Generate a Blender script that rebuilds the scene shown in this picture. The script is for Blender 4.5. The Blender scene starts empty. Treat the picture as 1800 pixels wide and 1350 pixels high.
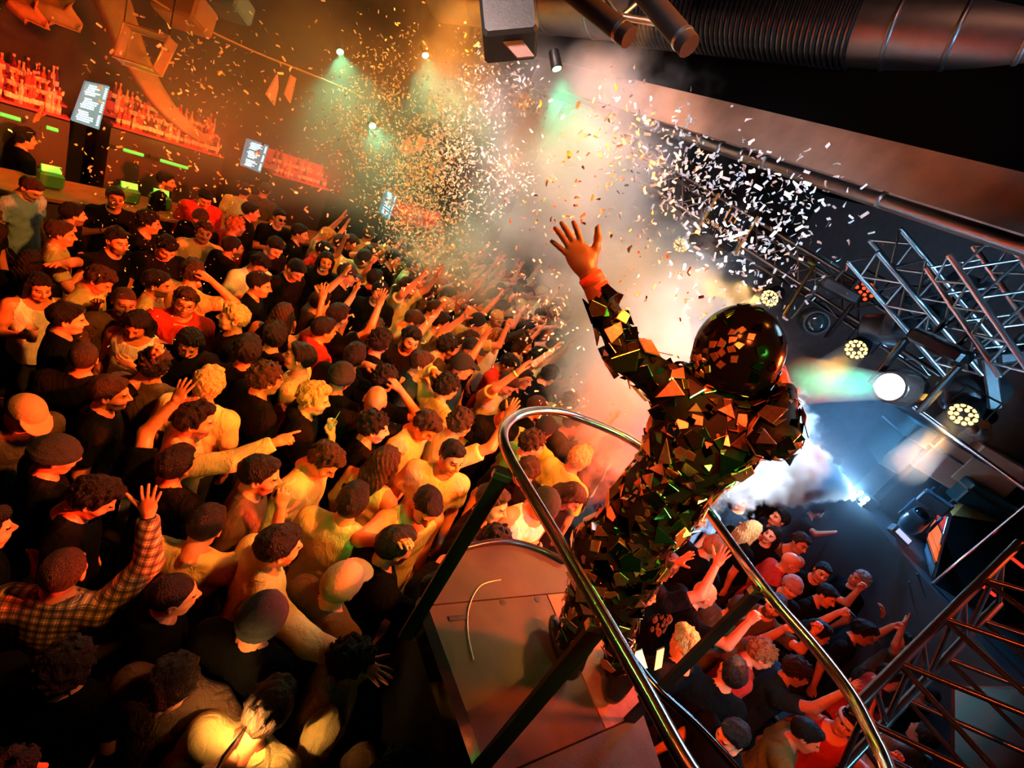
import bpy, math, random
import numpy as np
from mathutils import Vector, Matrix
random.seed(7); RNG = np.random.default_rng(7)
SC = bpy.context.scene; COL = SC.collection
PI = math.pi
# ---------------------------------------------------------------- camera
H = 3.6; FPX = 850.0
PITCH = math.radians(22.3); ROLL = math.radians(29.14)
CF = Vector((0, math.cos(PITCH), -math.sin(PITCH)))
R0 = Vector((1, 0, 0)); U0 = Vector((0, math.sin(PITCH), math.cos(PITCH)))
IX = math.cos(ROLL)*R0 + math.sin(ROLL)*U0
IY = -math.sin(ROLL)*R0 + math.cos(ROLL)*U0
CAM = Vector((0, 0, H))
cd = bpy.data.cameras.new('camera'); cd.sensor_width = 36; cd.lens = FPX/1800*36; cd.clip_start = .02
cam = bpy.data.objects.new('camera', cd); COL.objects.link(cam)
cam.matrix_world = Matrix(((IX.x, IY.x, -CF.x, 0), (IX.y, IY.y, -CF.y, 0), (IX.z, IY.z, -CF.z, H), (0, 0, 0, 1)))
SC.camera = cam
def ray(px, py): return IX*((px-900)/FPX) + IY*((675-py)/FPX) + CF
def at(px, py, Z): return CAM + ray(px, py)*Z                   # a point at depth Z
def onz(px, py, z):                                             # ray meets the level z
    d = ray(px, py); return CAM + d*((z-H)/d.z)
def onplane(px, py, p, n):
    d = ray(px, py); return CAM + d*((Vector(p)-CAM).dot(n)/d.dot(n))
def pix(p):
    v = Vector(p)-CAM; z = v.dot(CF)
    return (900+FPX*v.dot(IX)/z, 675-FPX*v.dot(IY)/z, z)
# ---------------------------------------------------------------- world, view, lamps
SC.view_settings.view_transform = 'Standard'; SC.view_settings.look = 'None'
SC.view_settings.gamma = 1; SC.view_settings.use_curve_mapping = False
SC.view_settings.exposure = .35
w = bpy.data.worlds.new('world'); SC.world = w; w.use_nodes = True
w.node_tree.nodes['Background'].inputs[0].default_value = (.004, .003, .003, 1)
w.node_tree.nodes['Background'].inputs[1].default_value = 1
cy = SC.cycles
cy.use_denoising = True; cy.max_bounces = 4; cy.diffuse_bounces = 2; cy.glossy_bounces = 3
cy.transmission_bounces = 4; cy.volume_bounces = 1; cy.transparent_max_bounces = 8
cy.volume_step_rate = 1.0; cy.volume_max_steps = 128
cy.use_adaptive_sampling = True; cy.adaptive_threshold = .2; cy.adaptive_min_samples = 8; cy.sample_clamp_indirect = 4
cy.caustics_reflective = False; cy.caustics_refractive = False
def lamp(name, kind, loc, target, col, e, size=.3, angle=60, blend=.5):
    ld = bpy.data.lights.new(name, kind); ld.color = col; ld.energy = e
    if kind == 'SPOT': ld.spot_size = math.radians(angle); ld.spot_blend = blend; ld.shadow_soft_size = size
    elif kind == 'AREA': ld.size = size
    else: ld.shadow_soft_size = size
    o = bpy.data.objects.new(name, ld); COL.objects.link(o); o.location = loc
    if target is not None:
        o.rotation_euler = (Vector(target)-Vector(loc)).to_track_quat('-Z', 'Y').to_euler()
    return o
AMB = (1, .29, .03); RED = (1, .075, .012); ORA = (1, .22, .04)
lamp('wash_amber_truss', 'SPOT', (1.2, 2.0, 5.75), (-1.8, 4.0, 1.5), AMB, 1500, .2, 74)
lamp('wash_red_stage', 'SPOT', (4.5, 3.1, 4.2), (-1.6, 2.8, 1.4), RED, 8500, .3, 52)
lamp('wash_orange_ceiling', 'SPOT', (-.6, 5.2, 5.6), (-1.0, 5.0, 1.5), AMB, 420, .2, 80, .7)
lamp('spot_floor_left', 'SPOT', (-1.4, 4.6, 5.4), onz(375, 600, 1.6), (1, .42, .12), 900, .12, 16, .6)
lamp('spot_platform', 'SPOT', (-1.6, -.4, 5.3), (.75, 1.75, 2.75), (1, .14, .025), 420, .2, 24, .7)
lamp('wash_red_right', 'SPOT', (-.2, -1.0, 5.4), (2.0, 3.1, 1.6), (1, .11, .02), 1300, .2, 36, .6)
lamp('deck_red_spot', 'SPOT', (-.8, 1.6, 5.2), onz(905, 1312, 1.8), (1, .03, .02), 60, .05, 7, .7)
lamp('deck_teal_spot', 'SPOT', (.4, 3.4, 5.2), onz(1075, 1290, 1.8), (.05, 1, .5), 70, .05, 6, .7)
lamp('blue_rim_right', 'SPOT', (4.6, 6.6, 3.6), (2.4, 3.6, 1.6), (.14, .52, 1), 500, .45, 40, .6)
lamp('wash_bar', 'SPOT', (-2.5, 6.5, 5.2), (-4.6, 8.0, 1.2), (1, .30, .03), 500, .3, 100, .8)
# ---------------------------------------------------------------- materials
MATS = {}
def mat(name, col=(.8, .8, .8), rough=.6, metal=0, emit=None, es=1, noise=0, nscale=8, bump=0, bscale=60, spec=.5, trans=0, coat=0):
    if name in MATS: return MATS[name]
    m = bpy.data.materials.new(name); m.use_nodes = True; nt = m.node_tree; b = nt.nodes['Principled BSDF']
    b.inputs['Base Color'].default_value = (*col, 1); b.inputs['Roughness'].default_value = rough
    b.inputs['Metallic'].default_value = metal; b.inputs['Specular IOR Level'].default_value = spec
    b.inputs['Transmission Weight'].default_value = trans; b.inputs['Coat Weight'].default_value = coat
    if emit is not None:
        b.inputs['Emission Color'].default_value = (*emit, 1); b.inputs['Emission Strength'].default_value = es
    tc = None
    if noise or bump:
        tc = nt.nodes.new('ShaderNodeTexCoord')
    if noise:
        n = nt.nodes.new('ShaderNodeTexNoise'); n.inputs['Scale'].default_value = nscale; n.inputs['Detail'].default_value = 4
        nt.links.new(tc.outputs['Object'], n.inputs['Vector'])
        r = nt.nodes.new('ShaderNodeMapRange'); r.inputs[1].default_value = .25; r.inputs[2].default_value = .75
        r.inputs[3].default_value = 1-noise; r.inputs[4].default_value = 1+noise
        nt.links.new(n.outputs['Fac'], r.inputs[0])
        mx = nt.nodes.new('ShaderNodeVectorMath'); mx.operation = 'SCALE'; mx.inputs[0].default_value = col
        nt.links.new(r.outputs[0], mx.inputs['Scale']); nt.links.new(mx.outputs[0], b.inputs['Base Color'])
    if bump:
        n2 = nt.nodes.new('ShaderNodeTexNoise'); n2.inputs['Scale'].default_value = bscale; n2.inputs['Detail'].default_value = 3
        nt.links.new(tc.outputs['Object'], n2.inputs['Vector'])
        bp = nt.nodes.new('ShaderNodeBump'); bp.inputs['Strength'].default_value = bump; bp.inputs['Distance'].default_value = .01
        nt.links.new(n2.outputs['Fac'], bp.inputs['Height']); nt.links.new(bp.outputs[0], b.inputs['Normal'])
    MATS[name] = m; return m
# ---------------------------------------------------------------- objects
def tag(o, label=None, cat=None, group=None, kind=None):
    if label: o['label'] = label
    if cat: o['category'] = cat
    if group: o['group'] = group
    if kind: o['kind'] = kind
    return o
def link(o, parent=None):
    COL.objects.link(o)
    if parent is not None: o.parent = parent
    return o
def empty(name, loc=(0, 0, 0), rz=0):
    o = bpy.data.objects.new(name, None); COL.objects.link(o); o.location = loc; o.rotation_euler = (0, 0, rz)
    o.empty_display_size = .1; return o
def mesh(name, V, F, mats=None, smooth=False, mi=None):
    me = bpy.data.meshes.new(name)
    if isinstance(V, np.ndarray): V = V.tolist()
    if isinstance(F, np.ndarray): F = F.tolist()
    me.from_pydata(V, [], F)
    for m in (mats or []): me.materials.append(m)
    if smooth: me.polygons.foreach_set('use_smooth', [True]*len(me.polygons))
    if mi is not None: me.polygons.foreach_set('material_index', np.asarray(mi, dtype=np.int32))
    me.update(); return me
def mob(name, me, parent=None, loc=(0, 0, 0)):
    o = bpy.data.objects.new(name, me); link(o, parent); o.location = loc; return o
class MB:
    """collects simple solids in one part's mesh; points are in the coordinates of the part's thing"""
    def __init__(s, off=(0, 0, 0)): s.V = []; s.F = []; s.M = []; s.S = []; s.off = Vector(off)
    def raw(s, V, F, mi=0, sm=False):
        b = len(s.V); s.V += [tuple(Vector(v)-s.off) for v in V]
        for f in F: s.F.append([b+i for i in f]); s.M.append(mi); s.S.append(sm)
    def box(s, c, half, X=(1, 0, 0), Y=(0, 1, 0), Z=None, mi=0, bev=0):
        X = Vector(X).normalized(); Y = Vector(Y); Y = (Y-X*Y.dot(X)).normalized(); Z = X.cross(Y)
        c = Vector(c); a, b, d = half
        if bev <= 0:
            P = [c+X*(a*i)+Y*(b*j)+Z*(d*k) for k in (-1, 1) for j in (-1, 1) for i in (-1, 1)]
            s.raw(P, [(0, 2, 3, 1), (4, 5, 7, 6), (0, 1, 5, 4), (2, 6, 7, 3), (0, 4, 6, 2), (1, 3, 7, 5)], mi)
        else:
            oct_ = [(a-bev, b), (a, b-bev), (a, -b+bev), (a-bev, -b), (-a+bev, -b), (-a, -b+bev), (-a, b-bev), (-a+bev, b)]
            L = []
            for z, k in ((-d, 1-bev/max(min(a, b), 1e-6)*.8), (-d+bev, 1), (d-bev, 1), (d, 1-bev/max(min(a, b), 1e-6)*.8)):
                L.append([c+X*(x*k)+Y*(y*k)+Z*z for x, y in oct_])
            s.loft(L, True, mi, False, flip=True)
    def loft(s, L, caps=True, mi=0, sm=True, flip=False):
        n = len(L[0]); P = [p for r in L for p in r]; F = []
        for i in range(len(L)-1):
            for j in range(n):
                q = (i*n+j, i*n+(j+1) % n, (i+1)*n+(j+1) % n, (i+1)*n+j); F.append(q[::-1] if flip else q)
        s.raw(P, F, mi, sm)
        if caps:
            a = list(range(n)); 
            s.raw(L[0], [a if flip else a[::-1]], mi); s.raw(L[-1], [a[::-1] if flip else a], mi)
    def tube(s, pts, r, n=8, mi=0, sm=True, closed=False):
        pts = [Vector(p) for p in pts]; L = []; N = None
        m = len(pts); rr = r if isinstance(r, (list, tuple)) else [r]*m
        for i, p in enumerate(pts):
            if closed: t = (pts[(i+1) % m]-pts[i-1])
            else: t = (pts[min(i+1, m-1)]-pts[max(i-1, 0)])
            t.normalize()
            if N is None:
                N = t.orthogonal().normalized()
            N = (N-t*N.dot(t)).normalized(); B = t.cross(N)
            L.append([p+N*(rr[i]*math.cos(a))+B*(rr[i]*math.sin(a)) for a in [2*PI*k/n for k in range(n)]])
        if closed: L.append(L[0])
        s.loft(L, not closed, mi, sm)
    def lathe(s, base, axis, prof, n=12, mi=0, sm=True, caps=True):
        ax = Vector(axis).normalized(); N = ax.orthogonal().normalized(); B = ax.cross(N); base = Vector(base)
        L = [[base+ax*h+N*(r*math.cos(2*PI*k/n))+B*(r*math.sin(2*PI*k/n)) for k in range(n)] for h, r in prof]
        s.loft(L, caps, mi, sm)
    def prism(s, poly, up, mi=0):
        """poly: list of 3-D points (counter-clockwise seen from up), extruded along up"""
        up = Vector(up); n = len(poly); P = [Vector(p) for p in poly]; Q = [p+up for p in P]
        s.raw(P+Q, [list(range(n))[::-1], [n+i for i in range(n)]]+[(i, (i+1) % n, n+(i+1) % n, n+i) for i in range(n)], mi)
    def build(s, name, mats, parent=None, loc=None):
        if not isinstance(mats, (list, tuple)): mats = [mats]
        me = mesh(name, s.V, s.F, mats, mi=s.M); me.polygons.foreach_set('use_smooth', s.S)
        o = mob(name, me, parent)
        o.location = loc if loc is not None else (s.off if parent is None else (0, 0, 0)); return o
def smooth_path(pts, n=6, closed=False):
    P = [Vector(p) for p in pts]; out = []; m = len(P)
    for i in range(m if closed else m-1):
        p0 = P[i-1] if (closed or i > 0) else P[0]; p1 = P[i]; p2 = P[(i+1) % m]; p3 = P[(i+2) % m] if (closed or i+2 < m) else P[-1]
        for k in range(n):
            t = k/n
            out.append(.5*((2*p1)+(p2-p0)*t+(2*p0-5*p1+4*p2-p3)*t*t+(3*p1-p0-3*p2+p3)*t**3))
    if not closed: out.append(P[-1])
    return out
# ---------------------------------------------------------------- implicit surfaces
class Grid:
    def __init__(s, lo, hi, h):
        s.h = h; s.lo = np.array(lo, float); n = np.ceil((np.array(hi)-s.lo)/h).astype(int)+1
        s.ax = [s.lo[i]+h*np.arange(n[i]) for i in range(3)]; s.F = np.full(n, .25, np.float32)
    def win(s, lo, hi, m):
        sl = []
        for i in range(3):
            a = max(0, int((lo[i]-m-s.lo[i])/s.h)); b = min(s.F.shape[i], int((hi[i]+m-s.lo[i])/s.h)+2)
            if b <= a: return None
            sl.append(slice(a, b))
        return tuple(sl)
    def put(s, fn, lo, hi, k=.02, mode='u'):
        m = max(k, 0)+.05+2*s.h
        W = s.win(lo, hi, m)
        if W is None: return
        X = s.ax[0][W[0]][:, None, None]; Y = s.ax[1][W[1]][None, :, None]; Z = s.ax[2][W[2]][None, None, :]
        d = fn(X, Y, Z).astype(np.float32); a = s.F[W]
        if mode == 'u':
            if k > 0:
                hh = np.maximum(k-np.abs(a-d), 0)/k; s.F[W] = np.minimum(a, d)-hh*hh*k*.25
            else: s.F[W] = np.minimum(a, d)
        else:
            if k > 0:
                hh = np.maximum(k-np.abs(a+d), 0)/k; s.F[W] = np.maximum(a, -d)+hh*hh*k*.25
            else: s.F[W] = np.maximum(a, -d)
    def cone(s, a, b, r1, r2=None, k=.02, mode='u', cut=False):
        a = np.array(a, float); b = np.array(b, float); r2 = r1 if r2 is None else r2; d = b-a; L2 = float(d@d)+1e-12; L = math.sqrt(L2)
        def fn(X, Y, Z):
            t0 = ((X-a[0])*d[0]+(Y-a[1])*d[1]+(Z-a[2])*d[2])/L2; t = np.clip(t0, 0, 1)
            q = np.sqrt((X-a[0]-t*d[0])**2+(Y-a[1]-t*d[1])**2+(Z-a[2]-t*d[2])**2)-(r1+(r2-r1)*t)
            if cut: q = np.maximum(q, (t0-1)*L)
            return q
        r = max(r1, r2); s.put(fn, np.minimum(a, b)-r, np.maximum(a, b)+r, k, mode)
    def ell(s, c, r, k=.02, mode='u'):
        c = np.array(c, float); r = np.array(r, float)
        def fn(X, Y, Z):
            x = (X-c[0])/r[0]; y = (Y-c[1])/r[1]; z = (Z-c[2])/r[2]
            k0 = np.sqrt(x*x+y*y+z*z)+1e-6; k1 = np.sqrt((x/r[0])**2+(y/r[1])**2+(z/r[2])**2)+1e-6
            return k0*(k0-1)/k1
        s.put(fn, c-r, c+r, k, mode)
    def apply(s, fn):
        X = s.ax[0][:, None, None]; Y = s.ax[1][None, :, None]; Z = s.ax[2][None, None, :]
        s.F = fn(X, Y, Z, s.F).astype(np.float32)
    def mesh(s):
        F = s.F; h = s.h; I = F < 0; n = F.shape
        c = [I[i:n[0]-1+i, j:n[1]-1+j, k:n[2]-1+k] for i in (0, 1) for j in (0, 1) for k in (0, 1)]
        cnt = sum(x.astype(np.int8) for x in c); mix = (cnt > 0) & (cnt < 8)
        idx = np.full(mix.shape, -1, np.int64); cells = np.argwhere(mix); idx[mix] = np.arange(len(cells))
        cor = np.array([(i, j, k) for i in (0, 1) for j in (0, 1) for k in (0, 1)])
        val = np.stack([F[cells[:, 0]+a, cells[:, 1]+b, cells[:, 2]+d] for a, b, d in cor], 1)
        acc = np.zeros((len(cells), 3)); num = np.zeros(len(cells))
        for e0 in range(8):
            for ax in (4, 2, 1):
                if e0 & ax: continue
                e1 = e0 | ax; v0 = val[:, e0]; v1 = val[:, e1]; m = (v0 < 0) != (v1 < 0)
                t = np.where(m, v0/np.where(m, v0-v1, 1), 0)
                p = cor[e0][None, :]+t[:, None]*(cor[e1]-cor[e0])[None, :]
                acc += p*m[:, None]; num += m
        V = s.lo+h*(cells+acc/num[:, None])
        Q = []
        for a in range(3):
            b, d = (a+1) % 3, (a+2) % 3
            s0 = [slice(None)]*3; s1 = [slice(None)]*3; s0[a] = slice(0, -1); s1[a] = slice(1, None)
            A = I[tuple(s0)]; B = I[tuple(s1)]; E = np.argwhere(A != B)
            E = E[(E[:, b] > 0) & (E[:, d] > 0) & (E[:, b] < n[b]-1) & (E[:, d] < n[d]-1)]
            fl = A[E[:, 0], E[:, 1], E[:, 2]]
            def ci(ob, od):
                q = E.copy(); q[:, b] -= ob; q[:, d] -= od; return idx[q[:, 0], q[:, 1], q[:, 2]]
            q = np.stack([ci(1, 1), ci(0, 1), ci(0, 0), ci(1, 0)], 1)
            q[~fl] = q[~fl][:, ::-1]; Q.append(q)
        Q = np.concatenate(Q); Q = Q[(Q >= 0).all(1)]
        return V, Q
# ---------------------------------------------------------------- room
BLACK = mat('black_paint', (.004, .004, .0045), .5, bump=.1, spec=.25); BLACKG = mat('black_gloss', (.008, .008, .009), .18)
FLOOR = mat('floor_dark', (.03, .025, .022), .5, noise=.3, nscale=3); WALLM = mat('wall_dark_plaster', (.022, .014, .010), .8, noise=.3, nscale=2, bump=.3, bscale=20)
GREY = mat('acoustic_grey', (.17, .17, .18), .8, noise=.15); STEEL = mat('duct_steel', (.24, .22, .22), .36, 1, noise=.12, nscale=6)
ALU = mat('truss_aluminium', (.62, .63, .65), .3, 1); CHROME = mat('rail_chrome', (.85, .85, .86), .16, 1); BEAMM = mat('beam_plaster', (.34, .19, .13), .7, noise=.22, nscale=5, bump=.5, bscale=14)
PLYW = mat('plywood', (.12, .06, .025), .6, spec=.15, noise=.3, nscale=14, bump=.2); CREAM = mat('drape_tan', (.34, .19, .08), .8, noise=.2)
DK = mat('stage_deck', (.025, .025, .028), .6, noise=.2); TRANSF = mat('deck_scuffed', (.034, .026, .020), .6, spec=.12, noise=.35, nscale=5, bump=.25, bscale=9)
UU = Vector((.44, .9, 0)).normalized(); NN = Vector((UU.y, -UU.x, 0)); BA = Vector((-6.1, 4.9, 0))    # bar wall runs along UU and faces NN
def slab(name, pts, up, m, kind='structure'):
    b = MB(); b.prism(pts, up); o = b.build(name, m); o['kind'] = kind; return o
WL0 = BA-NN*.75-UU*9; WL1 = BA-NN*.75+UU*10
WB1 = Vector((4.0, 12.4, 0)); WR1 = Vector((8.6, 2.0, 0)); WR2 = Vector((8.0, -3.4, 0)); WN = Vector((-8.0, -3.4, 0))
slab('floor', [(-11, -4, -.1), (9, -4, -.1), (9, 15, -.1), (-11, 15, -.1)], (0, 0, .1), FLOOR)
slab('ceiling', [(-11, -4, 6), (9, -4, 6), (9, 15, 6), (-11, 15, 6)], (0, 0, .1), mat('ceiling_black', (.002, .002, .002), .95, spec=.05))
def wall(name, a, b, m):
    d = (b-a).normalized(); n = Vector((-d.y, d.x, 0))*.15
    slab(name, [a, b, b+n, a+n] if False else [a, a+n, b+n, b][::-1], (0, 0, 6), m)
wall('wall_left', WL0, WL1, WALLM); wall('wall_back', WL1, WB1, WALLM); wall('wall_right', WB1, WR1, GREY)
wall('wall_side', WR1, WR2, BLACK); wall('wall_near', WR2, WN, BLACK)
# ---- overhead bulkhead beam, its pipe and ducts
p1, p2 = onz(1800, 412, 4.75), onz(1075, 186, 4.75); bd = (p2-p1).normalized(); bn = bd.cross(Vector((0, 0, 1)))
a0 = p1-bd*1.6; a1 = p2+bd*2.2; bk = Vector((-bn.x, -bn.y, 0))*.35
if bk.y < 0: bk = -bk
b = MB(a0); b.prism([a0, a1, a1+bk, a0+bk], (0, 0, .36)); o = b.build('trim_1', BEAMM); tag(o, kind='structure')
b = MB(); b.prism([a0-bd*4, a1+bd*6, a1+bd*6+bk*.4, a0-bd*4+bk*.4], (0, 0, 1)); [b.V.__setitem__(i, (v[0], v[1], v[2]+.36-(.0 if i < 4 else .12))) for i, v in enumerate(list(b.V))]; tag(b.build('wall_soffit', mat('ceiling_black', (.002, .002, .002), .95, spec=.05)), kind='structure')
b = MB(); q0 = a0+bk*.3-Vector((0, 0, .06)); q1 = a1+bk*.3-Vector((0, 0, .06)); b.prism([q0, q1, q1+bk*.7, q0+bk*.7], (0, 0, .06)); tag(b.build('trim_2', mat('beam_shadow_strip', (.10, .05, .03), .7)), kind='structure')  # dark brown strip painted in for the shade under the beam
def duct(name, pa, pb, r, label, mats, bands, ribs=None, plain=STEEL):
    r0 = empty(name, pa); tag(r0, label, 'duct'); d = (pb-pa).normalized(); L = (pb-pa).length
    b = MB(pa); b.lathe(pa, d, [(0, r), (L, r)], 24); b.build('duct_body', plain, r0)
    for t in bands:
        b = MB(pa); b.lathe(pa+d*(L*t), d, [(-.02, r+.002), (-.012, r+.014), (.012, r+.014), (.02, r+.002)], 24); b.build('duct_band', mats, r0)
    if ribs:
        n = 44
        for i in range(n):
            t = ribs[0]+(ribs[1]-ribs[0])*i/n; b = MB(pa); w_ = L*(ribs[1]-ribs[0])/n*.33
            b.lathe(pa+d*(L*t), d, [(-w_, r+.001), (-w_*.5, r+.03), (w_*.5, r+.03), (w_, r+.001)], 20); b.build('duct_rib', BLACK, r0)
    return r0
duct('ventilation_duct', at(1940, 58, 3.3), at(780, -10, 7.0), .34, 'large round steel ventilation duct running along the black ceiling', STEEL, (.05, .11, .17, .60, .70, .80, .88), (.21, .52))
duct('beam_pipe', p1-bd*.8-Vector((0, 0, .09))-bn*.1, p2+bd*.2-Vector((0, 0, .09))-bn*.1, .05, 'narrow steel pipe running under the long plaster beam', STEEL, (.1, .3, .5, .55, .6, .65, .7, .9))
b = MB(); 
for k, (a_, c_, r_) in enumerate((((985, -30), (1106, 66), .05), ((1118, -30), (1212, 82), .055))):
    A = at(*a_, 2.5); B_ = at(*c_, 2.35); b = MB(A); b.tube([A, B_], r_, 12); b.tube([A+(B_-A)*.86, A+(B_-A)*.9], r_+.004, 12, mi=1)
    tag(b.build('scaffold_tube', [mat('tube_bronze', (.016, .009, .007), .55, 0, spec=.2), ALU], loc=A), ('left' if k == 0 else 'right')+' one of two dark scaffold tubes hanging from the ceiling', 'tube', 'dark scaffold tubes by the ceiling duct')
A = at(1040, 20, 2.8); b = MB(A); b.tube([at(1060, -10, 2.8), at(1085, 24, 2.8)], .018); b.tube([at(1095, 30, 2.8), at(1170, 42, 2.8)], .02); b.tube([at(1125, 0, 2.8), at(1095, 26, 2.8)], .015)
tag(b.build('clamp_bracket', ALU, loc=A), 'small steel bracket joining the two dark scaffold tubes', 'bracket')
# ---- trusses
def truss(name, pa, pb, s, label, n=9, m=ALU, roll=0.0, r=.024, rb=.011):
    root = empty(name, pa); tag(root, label, 'truss', 'lighting trusses over the stage'); d = (pb-pa).normalized(); L = (pb-pa).length
    x = d.cross(Vector((0, 0, 1))).normalized(); y = x.cross(d)
    X = (x*math.cos(roll)+y*math.sin(roll))*s/2; Y = (y*math.cos(roll)-x*math.sin(roll))*s/2
    C = [X+Y, X-Y, -X-Y, -X+Y]
    for c in C:
        b = MB(pa); b.tube([pa+c, pb+c], r, 8); b.build('chord', m, root)
    for j in range(4):
        for i in range(n):
            t0 = L*i/n; t1 = L*(i+1)/n; c0 = C[j]; c1 = C[(j+1) % 4]
            if i % 2: c0, c1 = c1, c0
            b = MB(pa); b.tube([pa+d*t0+c0, pa+d*t1+c1], rb, 6); b.build('brace', m, root)
    return root
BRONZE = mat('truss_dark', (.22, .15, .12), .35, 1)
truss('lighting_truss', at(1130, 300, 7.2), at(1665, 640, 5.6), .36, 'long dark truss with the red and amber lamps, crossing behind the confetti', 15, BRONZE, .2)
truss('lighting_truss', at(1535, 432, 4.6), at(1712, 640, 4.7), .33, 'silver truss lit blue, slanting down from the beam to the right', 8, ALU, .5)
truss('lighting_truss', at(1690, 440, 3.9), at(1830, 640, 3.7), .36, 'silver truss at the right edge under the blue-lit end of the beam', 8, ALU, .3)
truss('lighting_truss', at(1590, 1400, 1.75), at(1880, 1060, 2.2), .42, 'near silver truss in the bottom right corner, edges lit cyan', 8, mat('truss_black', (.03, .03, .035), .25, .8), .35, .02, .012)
b = MB(); A = at(1640, 1200, 3.3); b.box(at(1790, 1290, 2.6), (.35, .25, .01), X=IX, Y=IY); tag(b.build('red_panel', mat('panel_red', (.03, .004, .003), .6)), 'dull red panel behind the bottom right truss', 'panel')
# grey acoustic panels hanging behind the dark truss
for i, (x0, y0, x1, y1) in enumerate(((1385, 415, 1428, 470), (1432, 440, 1475, 500), (1560, 520, 1600, 570), (1606, 545, 1642, 592))):
    A = at((x0+x1)/2, (y0+y1)/2, 7.0); b = MB(A)
    b.prism([at(x0, y0, 7), at(x1, y0+28, 7), at(x1, y1, 7), at(x0, y1-26, 7)][::-1], CF*.06)
    tag(b.build('acoustic_panel', mat('panel_grey_light', (.34, .33, .32), .8), loc=A), ['first', 'second', 'third', 'fourth'][i]+' grey panel from the left behind the dark truss', 'panel', 'grey panels behind the dark truss')
# ---- lamps on the rig
LED = {c: mat('led_'+c, (0, 0, 0), .3, emit=e, es=s) for c, e, s in (('amber', (1, .52, .09), 6), ('red', (1, .05, .01), 2.4), ('white', (.75, .97, 1), 12), ('blue', (.45, .75, 1), 22), ('green', (.25, 1, .3), 14))}
def par(px, py, Z, target, col, label, r=.13, power=0, lc=AMB, angle=30):
    p = at(px, py, Z); d = (Vector(target)-p).normalized(); root = empty('par_lamp', p); tag(root, label, 'stage lamp', 'round LED lamps on the rig')
    x = d.orthogonal().normalized(); y = d.cross(x)
    b = MB(p); b.lathe(p-d*.26, d, [(0, .04), (.03, r*.8), (.2, r), (.262, r*1.02), (.262, r*.95), (.235, r*.95)], 20); b.build('housing', BLACK, root)
    for n, rr in ((12, r*.78), (6, r*.42)) if col != 'red' else ((8, r*.72), (4, r*.30)):
        for i in range(n):
            a = 2*PI*i/n; c = p-d*.018+x*(rr*math.cos(a))+y*(rr*math.sin(a)); s = r*.17 if n > 6 else r*.16
            b = MB(p); b.lathe(c-d*.012, d, [(0, s), (.012, s*.9), (.018, s*.4)], 10); b.build('led_lens', LED[col], root)
    b = MB(p); U = Vector((0, 0, 1)); sx = d.cross(U).normalized()
    b.tube([p-d*.1+sx*(r+.02), p-d*.1+sx*(r+.02)+U*.2, p-d*.1-sx*(r+.02)+U*.2, p-d*.1-sx*(r+.02)], .012, 6); b.build('yoke', BLACK, root)
    if power: lamp('lamp_'+col, 'SPOT', p+d*.04, target, lc, power, .07, angle, .4)
    return p, d
FL = lambda x, y, z=1.5: onz(x, y, z)
P_A1 = par(1352, 525, 6.2, at(1190, 640, 5.2), 'amber', 'lit amber LED lamp just above the mirrored helmet', .12)
P_A2 = par(1504, 615, 5.4, at(1415, 690, 4.6), 'amber', 'lit amber LED lamp throwing a short beam beside the teal beam', .12)
P_A3 = par(1692, 730, 4.6, at(1560, 850, 4.0), 'amber', 'lit amber LED lamp at right over the stage edge', .125)
P_R = par(1519, 513, 5.6, at(1480, 620, 3.5), 'red', 'dim red LED lamp clamped to the dark truss', .125)
P_A4 = par(1196, 432, 6.6, at(1120, 520, 5.6), 'amber', 'lit amber LED lamp half hidden in smoke and confetti', .11)
def moving_head(px, py, Z, dirv, label, s=1.0, lens=None, m=BLACK):
    p = at(px, py, Z); d = Vector(dirv).normalized(); root = empty('moving_head', p); tag(root, label, 'stage lamp', 'moving head lamps on the rig')
    U = Vector((0, 0, 1)); sx = d.cross(U).normalized()
    b = MB(p); b.lathe(p-d*.30*s, d, [(0, .06*s), (.04*s, .12*s), (.16*s, .15*s), (.30*s, .145*s), (.42*s, .125*s), (.44*s, .12*s), (.44*s, .10*s), (.41*s, .10*s)], 24); b.build('head', m, root)
    b = MB(p); b.lathe(p+d*.105*s, d, [(0, .102*s), (.02*s, .095*s), (.032*s, .05*s), (.036*s, .005)], 24); b.build('lens', lens or mat('lens_glass', (.02, .03, .035), .03, spec=.9), root)
    b = MB(p); q = p-d*.06*s
    for k in (-1, 1): b = MB(p); b.box(q+sx*(k*.19*s)+U*.12*s, (.018*s, .045*s, .21*s), X=sx, Y=d, bev=.012*s); b.build('yoke_arm', m, root)
    b = MB(p); b.box(q+U*.38*s, (.19*s, .12*s, .05*s), X=sx, Y=d, bev=.02*s); b.build('base', m, root)
    for k in (-1, 1): b = MB(p); b.tube([q+sx*(k*.1)+U*.44*s, q+sx*(k*.1)+U*.56*s], .02*s, 8); b.build('clamp', m, root)
    return p, d
DKM = mat('lamp_housing', (.035, .035, .04), .35, noise=.1)
moving_head(1432, 566, 5.8, -CF+Vector((-.25, 0, -.35)), 'unlit moving head lamp with round glass lens left of the red lamp', 1.15, m=DKM)
moving_head(1545, 578, 5.4, Vector((-.5, .5, -.3)), 'unlit moving head lamp turned away, right of the lit amber lamp', 1.15, m=DKM)
PT, DT = moving_head(1577, 681, 4.4, at(1380, 670, 4.0)-at(1577, 681, 4.4)-CF*.35, 'big black moving head lamp with white lens and teal beam', 1.2, LED['white'], BLACKG)
b = MB(PT); b.tube([PT-DT*.07+Vector((0, 0, .65)), Vector((PT.x-DT.x*.07, PT.y-DT.y*.07, 5.98))], .02, 8); b.build('drop_tube', BLACK, bpy.data.objects['moving_head.002'])
moving_head(1690, 690, 4.9, Vector((-.6, .2, -.6)), 'black moving head lamp above the right amber lamp', 1.2, m=DKM)
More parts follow.
